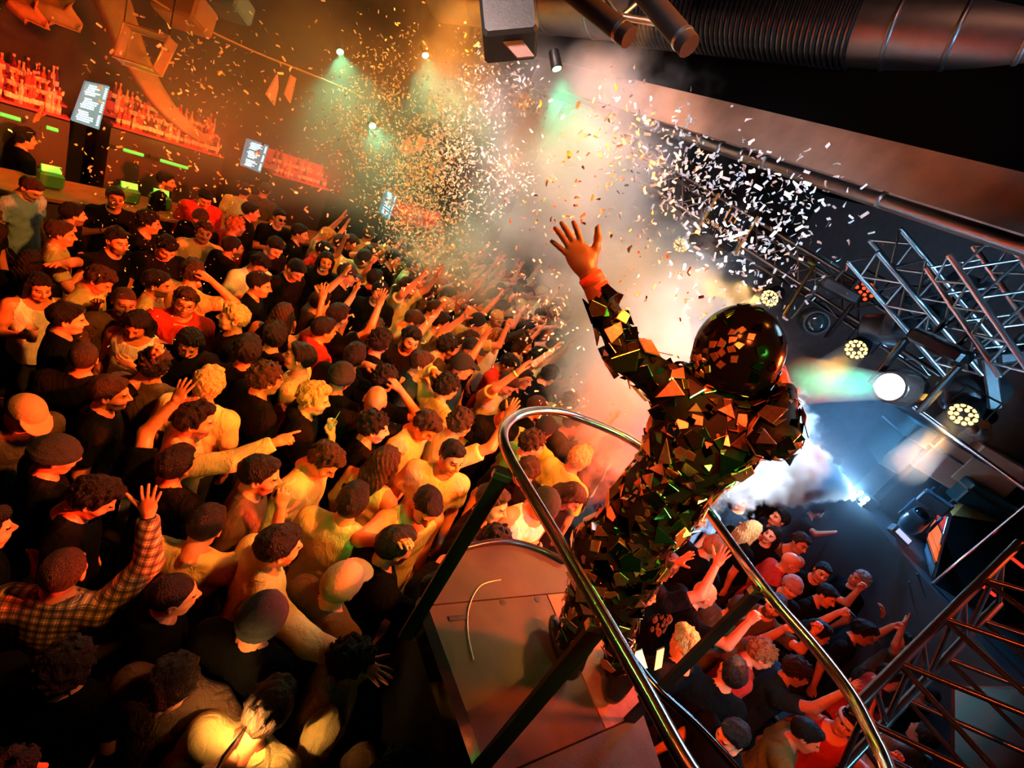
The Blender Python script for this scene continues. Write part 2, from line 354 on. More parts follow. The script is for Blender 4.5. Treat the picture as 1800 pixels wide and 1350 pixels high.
moving_head(1640, 560, 5.4, Vector((-.4, -.3, -.8)), 'black moving head lamp hanging at the end of the dark truss', 1.0, m=DKM)
b = MB(); p = at(1420, 500, 6.0); b.tube([at(1432, 465, 6.0), at(1378, 555, 6.0)], .022, 8); b.tube([at(1432, 465, 6.0), at(1420, 458, 6.0)], .03, 8)
tag(b.build('drop_pole', mat('pole_gold', (.65, .42, .12), .3, 1)), 'thin golden pole hanging down from the dark truss beside the helmet', 'pole')
# ---- confetti fan with its printed name
p = at(1280, 392, 4.6); root = empty('confetti_fan', p); tag(root, 'black confetti fan with orange lettering hanging among the white confetti', 'fan')
Xd = (at(1330, 440, 4.6)-at(1262, 400, 4.6)).normalized(); Yd = (at(1290, 370, 4.6)-at(1262, 430, 4.6)).normalized(); Yd = (Yd-Xd*Yd.dot(Xd)).normalized(); Zd = Xd.cross(Yd)
b = MB(p); b.box(p-Zd*.22, (.2, .2, .17), X=Xd, Y=Yd, bev=.04); b.build('housing', BLACK, root)
OR_ = mat('print_orange', (.9, .33, .05), .5, emit=(1, .3, .04), es=.0)
for k in (-1, 1):
    b = MB(p); b.tube([p+Xd*(.215*k)+Yd*.2-Zd*.01, p+Xd*(.215*k)-Yd*.22-Zd*.01], .012, 8); b.build('handle_bar', mat('bar_orange', (.8, .32, .06), .3, .6), root)
for k in range(3):
    b = MB(p); b.box(p+Xd*(-.05+.05*k)+Yd*.06+Zd*.002, (.006, .06-.012*k, .003), X=Xd, Y=Yd); b.build('print_mark', OR_, root)
def text(name, s, p, X, Y, size, m, parent, off, ext=.001):
    cu = bpy.data.curves.new(name, 'FONT'); cu.body = s; cu.size = size; cu.extrude = ext; cu.align_x = 'CENTER'; cu.align_y = 'CENTER'; cu.materials.append(m)
    o0 = bpy.data.objects.new(name, cu); COL.objects.link(o0); bpy.context.view_layer.update(); me = bpy.data.meshes.new_from_object(o0.evaluated_get(bpy.context.evaluated_depsgraph_get())); bpy.data.objects.remove(o0)
    if not me.materials: me.materials.append(m)
    o = bpy.data.objects.new(name, me); link(o, parent); o['kind'] = 'stuff'; Z = X.cross(Y)
    o.matrix_local = Matrix(((X.x, Y.x, Z.x, 0), (X.y, Y.y, Z.y, 0), (X.z, Y.z, Z.z, 0), (0, 0, 0, 1))); o.location = Vector(p)-Vector(off); return o
text('lettering', 'SWIRL FAN XL', p-Yd*.09+Zd*.004, Xd, Yd, .062, OR_, root, p)
# ---- hanging loudspeaker, laser, green lamps
p = at(893, 32, 4.3); root = empty('loudspeaker', p); tag(root, 'black loudspeaker hanging from the ceiling duct above the smoke', 'speaker')
X = (at(1000, 20, 4.3)-at(850, 34, 4.3)).normalized(); Y = X.cross(CF).normalized()
b = MB(p); b.box(p, (.24, .27, .2), X=X, Y=Y, bev=.03); b.build('cabinet', BLACK, root)
b = MB(p); b.prism([p-Y*.275+X*-.07-CF*.1, p-Y*.275+X*.10-CF*.1, p-Y*.37+X*.2-CF*.02, p-Y*.37+X*.05-CF*.02][::-1], CF*.02); b.build('bracket_plate', mat('plate_pink', (.16, .10, .09), .7), root)
b = MB(p); b.tube([p+Y*.27+X*.1, p+Y*.7+X*.1], .02); b.tube([p+Y*.27-X*.1, p+Y*.7-X*.1], .02); b.build('hanger', BLACK, root)
def green_lamp(px, py, Z, tgt, e, label, angle=60, r=.05, kind='laser_lamp'):
    p = at(px, py, Z); d = (Vector(tgt)-p).normalized(); root = empty(kind, p); tag(root, label, 'stage lamp', 'green lamps in the smoke')
    b = MB(p); b.lathe(p-d*.2, d, [(0, r*1.2), (.19, r*1.3), (.2, r*1.1), (.19, r)], 14); b.build('housing', BLACK, root)
    b = MB(p); b.lathe(p-d*.006, d, [(0, r), (.008, r*.7)], 14); b.build('lens', LED['green'], root)
    lamp('lamp_green', 'SPOT', p+d*.03, tgt, (.18, 1, .5), e, .03, angle, .6)
green_lamp(979, 122, 5.4, at(992, 190, 5.4), 90, 'small bright green laser lamp under the black ceiling above the smoke', 70)
green_lamp(598, 92, 7.2, at(612, 175, 7.0), 260, 'green lamp glowing through the haze above the bar', 70)
green_lamp(748, 98, 7.4, at(765, 180, 7.2), 260, 'green lamp glowing behind the dense tan confetti', 70)
green_lamp(655, 222, 7.2, at(672, 268, 7.0), 200, 'sparkling green lamp low in the haze left of the tan confetti', 70)
# ---- stage at the right
SD = 1.95
slab('trim_3', [(4.95, 1.2, 0), (8.2, 1.2, 0), (8.2, 8.4, 0), (4.72, 8.4, 0)], (0, 0, SD), DK)
p = at(1510, 876, 6.45); root = empty('smoke_jet_machine', p); tag(root, 'small jet machine glowing blue white at the tip of the smoke plume', 'smoke machine')
JD = (at(1150, 640, 5.9)-p).normalized(); sx = JD.cross(Vector((0, 0, 1))).normalized(); su = sx.cross(JD)
b = MB(p); b.box(p-JD*.12, (.1, .09, .11), X=JD, Y=sx, bev=.02); b.build('body', DKM, root)
b = MB(p); b.lathe(p-JD*.02, JD, [(0, .03), (.08, .022), (.08, .016), (.02, .016)], 12); b.build('nozzle', ALU, root)
for i in range(3):
    for j in (-1, 1):
        b = MB(p); c = p+su*(.065*(i-1))+sx*(.065*j); b.lathe(c-JD*.03, JD, [(0, .03), (.02, .026), (.024, .01)], 12); b.build('led_lens', LED['blue'], root)
NOZ = p.copy()
b = MB(p); b.box(Vector((p.x, p.y, (p.z-.12+SD)/2))-JD*.12, (.05, .05, max(.02, (p.z-.1-SD)/2+.01))); b.build('stand', BLACK, root)
# stage loudspeaker box; orange light on its front is painted as glowing bays
top = [onz(1648, 862, 2.5), onz(1673, 908, 2.5), at(1795, 926, 6.0), at(1702, 877, 6.2)]
bot = [onz(1624, 968, SD), onz(1641, 1026, SD), onz(1762, 1100, SD), onz(1690, 985, SD)]
p = bot[0]; root = empty('stage_loudspeaker', p); tag(root, 'large black cabinet on the stage edge, orange light on its front painted as glowing bays', 'speaker')
b = MB(p); P8 = bot+top
b.raw(P8, [(0, 3, 2, 1), (4, 5, 6, 7), (1, 2, 6, 5), (2, 3, 7, 6), (3, 0, 4, 7), (0, 1, 5, 4)], 0); b.build('cabinet', BLACK, root)
b = MB(p); c = sum((v for v in top), Vector())/4; b.prism([v+(c-v)*.03+Vector((0, 0, .004)) for v in top], (0, 0, .012)); b.build('lid', mat('lid_orange_light', (.55, .22, .05), .6, noise=.2), root)  # orange light on the black top, painted as the lid's colour
fn = (bot[1]-bot[0]).cross(top[0]-bot[0]).normalized()
if fn.dot(CAM-p) < 0: fn = -fn
def face(u, v): return (bot[0]*(1-u)+bot[1]*u)*(1-v)+(top[0]*(1-u)+top[1]*u)*v
ORL = mat('bay_glow_orange', (.3, .05, .02), .5, emit=(1, .16, .02), es=.75)  # emission stands in for orange light falling on the front
for v0, v1, m in ((.06, .2, mat('bay_blue', (.10, .2, .3), .4)), (.24, .36, ORL), (.38, .64, ORL), (.68, .92, mat('bay_glow_red', (.3, .02, .02), .5, emit=(1, .06, .01), es=.35))):
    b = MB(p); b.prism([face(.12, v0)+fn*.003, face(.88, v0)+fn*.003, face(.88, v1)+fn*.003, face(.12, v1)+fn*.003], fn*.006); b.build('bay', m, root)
for v0 in (.05, .22, .66, .94):
    b = MB(p); b.tube([face(.06, v0)+fn*.02, face(.94, v0)+fn*.02], .010, 8); b.build('edge_trim', CHROME, root)
b = MB(p); b.tube([face(.94, .94)+fn*.02, face(.94, .5)+fn*.02], .010, 8); b.build('edge_trim', CHROME, root)
# booth rail, cases, small stage lamps, technician's desk
A = at(1606, 716, 5.6); B_ = at(1830, 880, 4.6); root = empty('stage_rail', A); tag(root, 'slim chrome rail in front of the stage technician', 'rail')
b = MB(A); b.tube([A, B_], .022, 10); b.build('top_tube', CHROME, root)
for t in (.97,):
    q = A+(B_-A)*t; b = MB(A); b.tube([q, Vector((q.x, q.y, SD))], .018, 8); b.build('leg', CHROME, root)
for i, (c, s, m, lb) in enumerate((((1650, 800, 6.6), (.42, .3, .26), mat('case_red', (.42, .16, .10), .6, noise=.1), 'dusty red flight case under the right amber lamp'),
        ((1718, 818, 6.4), (.36, .3, .28), mat('case_orange_light', (.55, .24, .14), .6, noise=.1), 'orange-lit flight case beside the stage technician'),  # orange stage light is painted into this case's colour
        ((1712, 868, 6.3), (.4, .3, .16), mat('case_teal', (.02, .06, .07), .3), 'dark teal flight case below the orange-lit case'),
        ((1575, 770, 6.9), (.5, .14, .36), mat('case_grey', (.07, .08, .07), .7), 'grey equipment box standing behind the jet machine'))):
    p = at(*c); root = empty('flight_case', p); tag(root, lb, 'case', 'flight cases on the stage')
    X = Vector((.25, 1, 0)); b = MB(p); b.box(p, s, X=X, Y=(1, -.25, 0), bev=.02); b.build('body', m, root)
    b = MB(p); b.box(p+Vector((0, 0, s[2]*.35)), (s[0]+.006, s[1]+.006, .012), X=X, Y=(1, -.25, 0)); b.build('trim_strip', ALU, root)
    b = MB(p); b.box(Vector((p.x, p.y, (SD+p.z-s[2])/2)), (s[0]*.9, s[1]*.9, max(.02, (p.z-s[2]-SD)/2)), X=X, Y=(1, -.25, 0)); b.build('base', BLACK, root)
p = at(1612, 915, 5.9); moving_head(1612, 912, 5.7, -CF*.6+Vector((-.3, .2, .6)), 'blue-lit stage floor lamp with round lens beside the black cabinet', .8, m=mat('housing_blue_lit', (.06, .13, .18), .3))  # blue light is painted into the housing colour
p = at(1582, 940, 5.5); root = empty('strobe_lamp', p); tag(root, 'small rectangular strobe lamp on the stage edge left of the cabinet', 'stage lamp')
Xs = IX*.7-IY*.7; b = MB(p); b.box(p, (.13, .05, .05), X=Xs, Y=IX+IY, bev=.012); b.build('housing', mat('housing_pale_blue', (.25, .38, .45), .35), root)
b = MB(p); b.box(p-CF*.052, (.1, .028, .004), X=Xs, Y=IX+IY); b.build('tube_window', mat('strobe_glass', (.3, .3, .4), .1, emit=(.6, .65, 1), es=.8), root)
for px, py in ((1785, 985), (1735, 1035)):
    A = at(px-14, py-10, 4.4); B_ = at(px+14, py+12, 4.4); b = MB(A); b.tube([A, B_], .014, 8)
    tag(b.build('led_tube', mat('led_tube_red', (.1, 0, 0), .4, emit=(1, .02, .01), es=1.6), loc=A), ('upper' if py < 1000 else 'lower')+' red light tube beside the black stage cabinet', 'light tube', 'red light tubes')
for i, (x0, y0, x1, y1) in enumerate(((1485, 1065, 1505, 1085), (1514, 1096, 1548, 1130), (1612, 1008, 1627, 1050), (1597, 1022, 1613, 1088))):
    A = onz(x0, y0, 1.2) if i < 2 else at(x0, y0, 5.0); B_ = onz(x1, y1, 1.2) if i < 2 else at(x1, y1, 5.0)
    b = MB(A); b.tube([A, B_], .009, 6)
    tag(b.build('barrier_rod', CHROME, loc=A), ['short thin rod low in the dark crowd gap', 'longer thin rod low in the dark crowd gap', 'short bright edge rod below the black cabinet', 'long bright edge rod below the black cabinet', 'thin amber rod left of the jet machine'][i], 'rod', 'thin bright rods by the stage')
# ---------------------------------------------------------------- performer's platform and its rail
PZ = 1.80
out = [onz(822, 1345, PZ), onz(737, 1085, PZ), onz(785, 985, PZ), onz(830, 962, PZ), onz(890, 955, PZ), onz(945, 968, PZ), onz(990, 990, PZ)]
far = [Vector((1.0, 2.16, PZ)), Vector((1.2, 1.85, PZ)), Vector((1.42, 1.25, PZ)), Vector((1.62, .5, PZ)), Vector((1.5, -.3, PZ)), Vector((.9, -.3, PZ)), Vector((.75, .75, PZ))]
OUT = out+far
root = empty('raised_platform', (.7, 1.4, 0)); tag(root, 'raised podium with scuffed deck that the mirrored performer stands on', 'podium'); PO = Vector((.7, 1.4, 0))
# the deck: four sheets with open joints
def clip(poly, p, n):
    r = []
    for i in range(len(poly)):
        a, c = poly[i], poly[(i+1) % len(poly)]; da, dc = (a-p).dot(n), (c-p).dot(n)
        if da >= 0: r.append(a)
        if da*dc < 0: r.append(a+(c-a)*(da/(da-dc)))
    return r
POLY = [v-Vector((0, 0, .04)) for v in OUT]
ar = sum(POLY[i].x*POLY[(i+1) % len(POLY)].y-POLY[(i+1) % len(POLY)].x*POLY[i].y for i in range(len(POLY)))
if ar < 0: POLY = POLY[::-1]
c1 = onz(745, 1065, PZ); c2 = onz(1060, 1035, PZ); d1 = (c2-c1).normalized(); n1 = Vector((-d1.y, d1.x, 0))
if n1.y < 0: n1 = -n1
c3 = onz(1010, 1180, PZ); c4 = onz(1160, 1265, PZ)
far_half = clip(POLY, c1+n1*.004, n1); near = clip(POLY, c1-n1*.004, -n1)
d2 = (onz(1050, 1290, PZ)-onz(1130, 1255, PZ)).normalized(); n2 = Vector((-d2.y, d2.x, 0)); 
if n2.y < 0: n2 = -n2
q2 = onz(1060, 1285, PZ); mid = clip(near, q2+n2*.004, n2); nr = clip(near, q2-n2*.004, -n2)
d3 = (onz(1000, 1120, PZ)-onz(1075, 1290, PZ)).normalized(); n3 = Vector((-d3.y, d3.x, 0))
if n3.x < 0: n3 = -n3
q3 = onz(1020, 1180, PZ); mid_l = clip(mid, q3-n3*.004, -n3); mid_r = clip(mid, q3+n3*.004, n3)
for poly, m in ((far_half, mat('deck_sheet_grey', (.038, .031, .027), .6, spec=.12, noise=.3, nscale=4, bump=.3, bscale=6)), (mid_l, TRANSF), (mid_r, PLYW), (nr, mat('deck_sheet_green_lit', (.026, .036, .028), .6, spec=.12, noise=.3, nscale=5, bump=.3))):  # the near sheet has green light painted into its colour
    if len(poly) > 2:
        b = MB(PO); b.prism(poly, (0, 0, .04)); b.build('deck_sheet', m, root)
# cable loop and two dark cable holes lying in the deck
b = MB(PO); b.tube(smooth_path([onz(x, y, PZ)+Vector((0, 0, .004)) for x, y in ((880, 1020), (845, 1030), (825, 1065), (822, 1110), (832, 1160))], 6), .0022, 5); b.build('cable', mat('cable_pale', (.6, .5, .4), .6), root)
for x, y in ((884, 1059), (944, 1054)):
    b = MB(PO); b.lathe(onz(x, y, PZ)+Vector((0, 0, -.002)), (0, 0, 1), [(0, .016), (.004, .016)], 14); b.build('cable_hole', BLACK, root)
b = MB(PO); b.box((onz(775, 1090, PZ)+onz(835, 1083, PZ))/2+Vector((0, 0, .002)), (.05, .012, .002), X=onz(835, 1083, PZ)-onz(775, 1090, PZ), Y=(0, 1, 0)); b.build('slot', BLACK, root)
# edge board, black, with a red reflection painted along its inner face
E = [onz(832, 1360, PZ), onz(737, 1085, PZ)]; ed = (E[1]-E[0]).normalized(); en = Vector((-ed.y, ed.x, 0))
if en.x > 0: en = -en
b = MB(PO); b.prism([E[0]-ed*.5, E[0]-ed*.5+en*.05, E[1]+en*.05, E[1]][::1], (0, 0, .09)); b.build('edge_board', BLACKG, root)
b = MB(PO); b.prism([E[0]-ed*.5-en*.001, E[1]-ed*.02-en*.001, E[1]-ed*.02-en*.03, E[0]-ed*.5-en*.03][::-1], (0, 0, .012)); b.build('edge_strip', mat('strip_red_reflection', (.5, .13, .08), .3), root)
arc = smooth_path([v+Vector((0, 0, .015)) for v in out[1:]], 6); b = MB(PO); b.tube(arc, .018, 8); b.build('edge_tube', BLACKG, root)
# skirt and columns below
POL = [v for v in OUT]
for i in range(len(POL)):
    a, c = POL[i], POL[(i+1) % len(POL)]
    b = MB(PO); d = (c-a).normalized(); n = Vector((d.y, -d.x, 0))*.012; cen = (a+c)/2
    if n.dot(PO-cen) < 0: n = -n
    b.prism([Vector((v.x, v.y, .0)) for v in (a, c, c+n, a+n)], (0, 0, PZ-.045)); b.build('skirt_panel', BLACK, root)
# the chrome rail
RZ = PZ+.92
rp = [onz(1330, 1520, RZ), onz(1210, 1348, RZ), onz(1130, 1205, RZ), onz(1020, 1015, RZ), onz(940, 880, RZ), onz(897, 806, RZ), onz(884, 768, RZ), onz(893, 742, RZ), onz(920, 726, RZ), onz(962, 722, RZ), onz(1020, 735, RZ), onz(1110, 775, RZ), onz(1200, 845, RZ), onz(1240, 893, RZ), onz(1340, 1030, RZ), onz(1430, 1135, RZ), onz(1495, 1220, RZ), onz(1535, 1295, RZ), onz(1560, 1350, RZ), onz(1590, 1460, RZ)]
RO = onz(884, 768, RZ); RO.z = PZ
root = empty('guard_rail', RO); tag(root, 'curved chrome guard rail on flat black posts around the mirrored performer', 'railing')
b = MB(RO); b.tube(smooth_path(rp, 7), .0205, 14); b.build('top_rail', CHROME, root)
b = MB(RO); kz = PZ+.34; b.tube(smooth_path([onz(1083, 1118, kz), onz(1150, 1205, kz), onz(1235, 1285, kz), onz(1330, 1390, kz)], 6), .017, 12); b.build('lower_rail', mat('rail_black_chrome', (.12, .11, .11), .12, 1), root)
def post(x, y, lab=None):
    q = onz(x, y, RZ); b = MB(RO); b.box(Vector((q.x, q.y, PZ+.44)), (.028, .008, .47), X=(1, .3, 0), Y=(-.3, 1, 0)); b.build('post', BLACK, root)
    b = MB(RO); b.box(Vector((q.x, q.y, RZ-.03)), (.035, .012, .012), X=(1, .3, 0), Y=(-.3, 1, 0)); b.build('bracket', ALU, root)
post(889, 826); post(1340, 1032); post(1062, 1090)
# ---------------------------------------------------------------- people: one body mesh, clothes and hair as parts
def fbm(X, Y, Z, s, seed=0):
    o = 0; a = 1
    for i in range(3):
        f = s*(1.9**i); p = seed*1.7+i*2.1
        o = o+a*(np.sin(f*X+p+1.3*np.sin(f*.7*Z+p))*np.sin(f*Y*1.1+p*2+np.sin(f*.8*X))*np.sin(f*.9*Z+p*3+np.sin(f*.6*Y))); a *= .55
    return o
_hd = {}
def head_mesh(fem=False):
    if fem in _hd: return _hd[fem]
    g = Grid((-.11, -.13, -.18), (.11, .15, .14), (.0052))
    g.ell((0, -.012, .025), (.076, .098, .09), 0)
    j = .9 if fem else 1
    g.ell((0, .028, -.04), (.06*j, .062, .074), .03)
    g.cone((-.03*j, .045, -.088), (.03*j, .045, -.088), .024*j, k=.03)
    g.ell((0, .074, -.096), (.02*j, .018, .017), .02)
    g.cone((-.034, .078, .022), (.034, .078, .022), .013 if not fem else .009, k=.02)
    g.cone((-.048, .056, -.03), (-.03, .072, -.035), .018, k=.03); g.cone((.048, .056, -.03), (.03, .072, -.035), .018, k=.03)
    for s in (-1, 1): g.ell((s*.031, .096, .003), (.02, .018, .0125), .012, 's')
    for s in (-1, 1): g.ell((s*.030, .0745, .002), (.0155, .0145, .0115), .003)
    g.cone((0, .088, .014), (0, .113, -.026), .0085, .0125, k=.012)
    g.ell((-.012, .1, -.03), (.009, .01, .008), .008); g.ell((.012, .1, -.03), (.009, .01, .008), .008)
    g.ell((0, .085, -.056), (.026, .013, .0065), .006); g.ell((0, .084, -.0665), (.021, .013, .007), .006)
    g.cone((-.02, .1, -.0612), (.02, .1, -.0612), .003, k=.003, mode='s')
    for s in (-1, 1): g.ell((s*.079, -.012, -.004), (.011, .021, .031), .008); g.ell((s*.086, -.008, -.002), (.006, .011, .018), .005, 's')
    g.cone((0, -.022, -.05), (0, -.034, -.165), .052 if not fem else .044, .056 if not fem else .046, k=.03)
    V, Q = g.mesh(); C = V[Q].mean(1)
    mi = np.zeros(len(Q), int); ax = np.abs(C[:, 0])
    mi[((C[:, 1] > .084) & (np.abs(C[:, 2]-.002) < .0068) & (np.abs(ax-.030) < .0115))] = 1
    mi[(C[:, 1] > .086) & (C[:, 2] < -.050) & (C[:, 2] > -.073) & (ax < .024)] = 2
    mi[(C[:, 1] > .07) & (np.abs(C[:, 2]-.027+.12*(ax-.028)) < .0042) & (ax > .012) & (ax < .05)] = 3
    bd = (mi == 0) & (C[:, 1] > -.005) & (C[:, 2] < -.035+.0*C[:, 1]) & (C[:, 2] > -.13) & ~((C[:, 1] > .08) & (C[:, 2] > -.046)) & (C[:, 2] < -.02-.5*np.maximum(0, ax-.04)*0) & ~((ax < .045) & (C[:, 1] > .03) & (C[:, 2] > -.045))
    mi[bd] = 4
    _hd[fem] = (V, Q, mi); return _hd[fem]
_hn = {}
def hand_mesh(kind):
    """right hand, wrist at the origin, fingers along +Z, palm facing +Y, thumb on -X side"""
    if kind in _hn: return _hn[kind]
    g = Grid((-.12, -.05, -.05), (.075, .11, .215), .0058)
    g.cone((0, 0, -.04), (0, 0, .015), .027, .027, k=.02)
    g.ell((-.004, .002, .05), (.041, .0165, .055), .02)
    g.ell((-.022, .012, .035), (.018, .014, .03), .015)
    bend = {'open': (6, 6, 6), 'relax': (25, 35, 25), 'fist': (78, 95, 60), 'point': (80, 95, 60), 'grip': (45, 62, 40)}[kind]
    spread = 9 if kind == 'open' else 2
    for i, (x, L) in enumerate(((-.030, .068), (-.0105, .077), (.0095, .072), (.0275, .056))):
        b = bend if not (kind == 'point' and i == 0) else (5, 6, 4)
        p = np.array((x, .002, .094-(.006 if i in (0, 3) else 0)-(.006 if i == 3 else 0))); sp = math.radians((i-1.4)*spread); ang = 0
        r = .0092 if i < 3 else .0082
        for q, (f, bb) in enumerate(zip((.44, .31, .25), b)):
            ang += math.radians(bb); d = np.array((math.sin(sp)*math.cos(ang), math.sin(ang), math.cos(sp)*math.cos(ang)))
            e = p+d*L*f; g.cone(p, e, r, r*.9, k=.005); p = e; r *= .92
    if kind == 'open': T = ((-.028, .006, .025), (-.060, .012, .055), (-.085, .016, .078), (-.103, .018, .098))
    elif kind == 'relax': T = ((-.026, .008, .025), (-.046, .022, .058), (-.05, .034, .085), (-.05, .04, .104))
    else: T = ((-.026, .010, .025), (-.044, .034, .05), (-.034, .052, .074), (-.014, .056, .084))
    for a, b, r in zip(T[:-1], T[1:], (.0135, .0112, .0096)): g.cone(a, b, r, r*.88, k=.008)
    _hn[kind] = g.mesh(); return _hn[kind]
# arms relative to the shoulder for the right side (+X right, +Y forward): elbow, wrist, finger direction, palm normal, hand
ARM = {
 'd': ((.055, -.03, -.285), (.06, .06, -.53), (0, .25, -1), (-1, .2, 0), 'relax'),
 'c': ((.06, .02, -.28), (-.02, .23, -.19), (-.35, .8, .45), (-.8, -.1, .4), 'grip'),
 'u': ((.12, .13, .22), (.05, .22, .46), (-.12, .15, 1), (0, 1, -.1), 'open'),
 'f': ((.17, .17, .12), (.13, .20, .37), (-.1, .1, 1), (-.3, 1, 0), 'fist'),
 'p': ((.05, .25, .12), (.02, .46, .27), (-.05, .9, .5), (-.2, -.4, -.9), 'point'),
 'o': ((.26, .1, .05), (.47, .24, .13), (.75, .5, .25), (.2, .3, -.9), 'open'),
 'm': ((.09, .13, -.245), (-.09, .235, -.02), (-.6, -.1, .9), (-.35, -.9, .1), 'grip'),
 'h': ((.23, .06, .11), (.0, -.01, .255), (-.8, -.05, .35), (-.5, .1, -.85), 'relax'),
 'x': ((.09, .03, -.275), (-.10, .22, -.12), (-.9, .3, .3), (-.2, -1, 0), 'relax'),
 'w': ((.20, .16, .03), (.13, .34, .22), (-.1, .6, .8), (-.3, .8, -.5), 'relax'),
}
SH = np.array((.185, -.012, 1.405))
def arm_pts(code, s):
    e, w_, f, p, hk = ARM[code]; m = np.array((s, 1, 1))
    S = SH*m; return S, S+np.array(e)*m, S+np.array(w_)*m, np.array(f)*m, np.array(p)*m, hk
def torso_prims(g, o=0.0, k=.05):
    g.ell((0, .0, 1.26), (.172+o, .114+o, .21+o), 0)
    g.ell((0, .006, 1.06), (.14+o, .098+o, .19+o), k)
    g.ell((0, -.012, .93), (.155+o, .115+o, .13+o), k)
    g.cone((-.155, -.012, 1.39), (.155, -.012, 1.39), .058+o, k=k)
    for s in (-1, 1): g.cone((s*.03, -.025, 1.475), (s*.145, -.018, 1.415), .043+o*.6, .04+o*.6, k=.04)
_bd = {}
def body_core(arms):
    if arms in _bd: return _bd[arms]
    pts = [arm_pts(arms[0], -1), arm_pts(arms[1], 1)]
    al = np.array([p for A in pts for p in A[:3]])
    g = Grid(np.minimum(al.min(0)-.08, (-.26, -.2, -.01)), np.maximum(al.max(0)+.08, (.26, .26, 1.6)), .0165)
    torso_prims(g)
    g.cone((0, -.022, 1.40), (0, -.008, 1.535), .06, .052, k=.04)
    for S, E, W, f, p, hk in pts:
        g.cone(S, E, .056, .042, k=.05); g.cone(E, W, .044, .029, k=.02)
    for s in (-1, 1):
        g.cone((s*.09, -.01, .90), (s*.1, .015, .49), .086, .055, k=.04); g.cone((s*.1, .015, .49), (s*.11, -.02, .08), .055, .04, k=.02)
        g.ell((s*.115, .05, .035), (.045, .125, .038), .03)
    V, Q = g.mesh(); VS = [V]; QS = [Q]; n = len(V)
    for s, (S, E, W, f, p, hk) in zip((-1, 1), pts):
        hv, hq = hand_mesh(hk); z = f/np.linalg.norm(f); y = p-z*(p@z); y /= np.linalg.norm(y); x = np.cross(y, z)
        R = np.stack([x, y, z], 1)
        v = hv.copy()
        if s < 0: v[:, 0] *= -1
        v = v@R.T+W; q = hq if s > 0 else hq[:, ::-1]
        VS.append(v); QS.append(q+n); n += len(v)
    _bd[arms] = (np.concatenate(VS), np.concatenate(QS)); return _bd[arms]
HC = np.array((0, .018, 1.625)); PIV = np.array((0, -.01, 1.53))
def head_matrix(yaw, pitch):
    M = Matrix.Rotation(math.radians(yaw), 4, 'Z') @ Matrix.Rotation(math.radians(pitch), 4, 'X')
    return Matrix.Translation(Vector(PIV)) @ M @ Matrix.Translation(Vector(HC-PIV))
_bm = {}
def body_mesh(arms, yaw, pitch, fem):
    key = (arms, yaw, pitch, fem)
    if key in _bm: return _bm[key]
    V, Q = body_core(arms); hv, hq, hm = head_mesh(fem); M = np.array(head_matrix(yaw, pitch))
    hv = hv@M[:3, :3].T+M[:3, 3]
    me = mesh('body', np.concatenate([V, hv]), np.concatenate([Q, hq+len(V)]), [SKIN, EYE, LIP, BROW, SKIN], True,
              np.concatenate([np.zeros(len(Q), int), hm]))
    _bm[key] = me; return me
_sm = {}
def shirt_mesh(arms, sl):
    """sl: t short sleeves, l long sleeves, j jacket, k tank"""
    key = (arms, sl)
    if key in _sm: return _sm[key]
    pts = [arm_pts(arms[0], -1), arm_pts(arms[1], 1)]
    al = np.array([p for A in pts for p in A[:3]])
    g = Grid(np.minimum(al.min(0)-.1, (-.3, -.22, .74)), np.maximum(al.max(0)+.1, (.3, .24, 1.58)), .0145)
    o = .020 if sl == 'j' else .013
    torso_prims(g, o, .06)
    g.ell((0, .0, .90), (.158+o, .118+o, .34), .06)
    if sl != 'k':
        for S, E, W, f, p, hk in pts:
            if sl == 't':
                M = S+(E-S)*.66; g.cone(S, M, .062+o*.6, .063+o*.6, k=.05, cut=True)
            else:
                g.cone(S, E, .06+o, .05+o, k=.05); g.cone(E, W-(W-E)*.06, .05+o, .034+o, k=.02, cut=True)
    if sl == 'j': # hood or collar roll
        g.ell((0, -.075, 1.475), (.10, .055, .05), .03)
    def cut(X, Y, Z, F):
        F = F+.011*np.abs(fbm(X+.3*Z, Y, Z-.35*np.abs(X), 13, 1))*np.clip((1.42-Z)*6, 0, 1)+.004*np.abs(fbm(X, Y, Z, 30, 4))-.004
        F = np.maximum(F, (.80 if sl != 'j' else .76)-Z)
        neck = np.sqrt(X*X+(Y-.02)**2+((Z-1.515)*(.9 if sl != 'k' else .7))**2)-(.078 if sl != 'k' else .11)
        return np.maximum(F, -neck)
    g.apply(cut)
    if sl == 'k':
        for s in (-1, 1): g.cone((s*.235, -.012, 1.36), (s*.205, -.012, 1.46), .085, k=.0, mode='s')
    V, Q = g.mesh(); _sm[key] = mesh('shirt', V, Q, [SKIN], True); return _sm[key]
_tm = []
def trousers_mesh():
    if _tm: return _tm[0]
    g = Grid((-.25, -.2, .02), (.25, .2, 1.05), .024)
    g.ell((0, -.012, .92), (.17, .128, .14), 0)
    for s in (-1, 1):
        g.cone((s*.09, -.01, .88), (s*.1, .015, .49), .1, .075, k=.04); g.cone((s*.1, .015, .49), (s*.11, -.02, .07), .072, .066, k=.03)
    g.apply(lambda X, Y, Z, F: np.maximum(F+.006*fbm(X, Y, Z, 22, 3), np.maximum(.06-Z, Z-.985)))
    V, Q = g.mesh(); _tm.append(mesh('trousers', V, Q, [SKIN], True)); return _tm[0]
_hm = {}
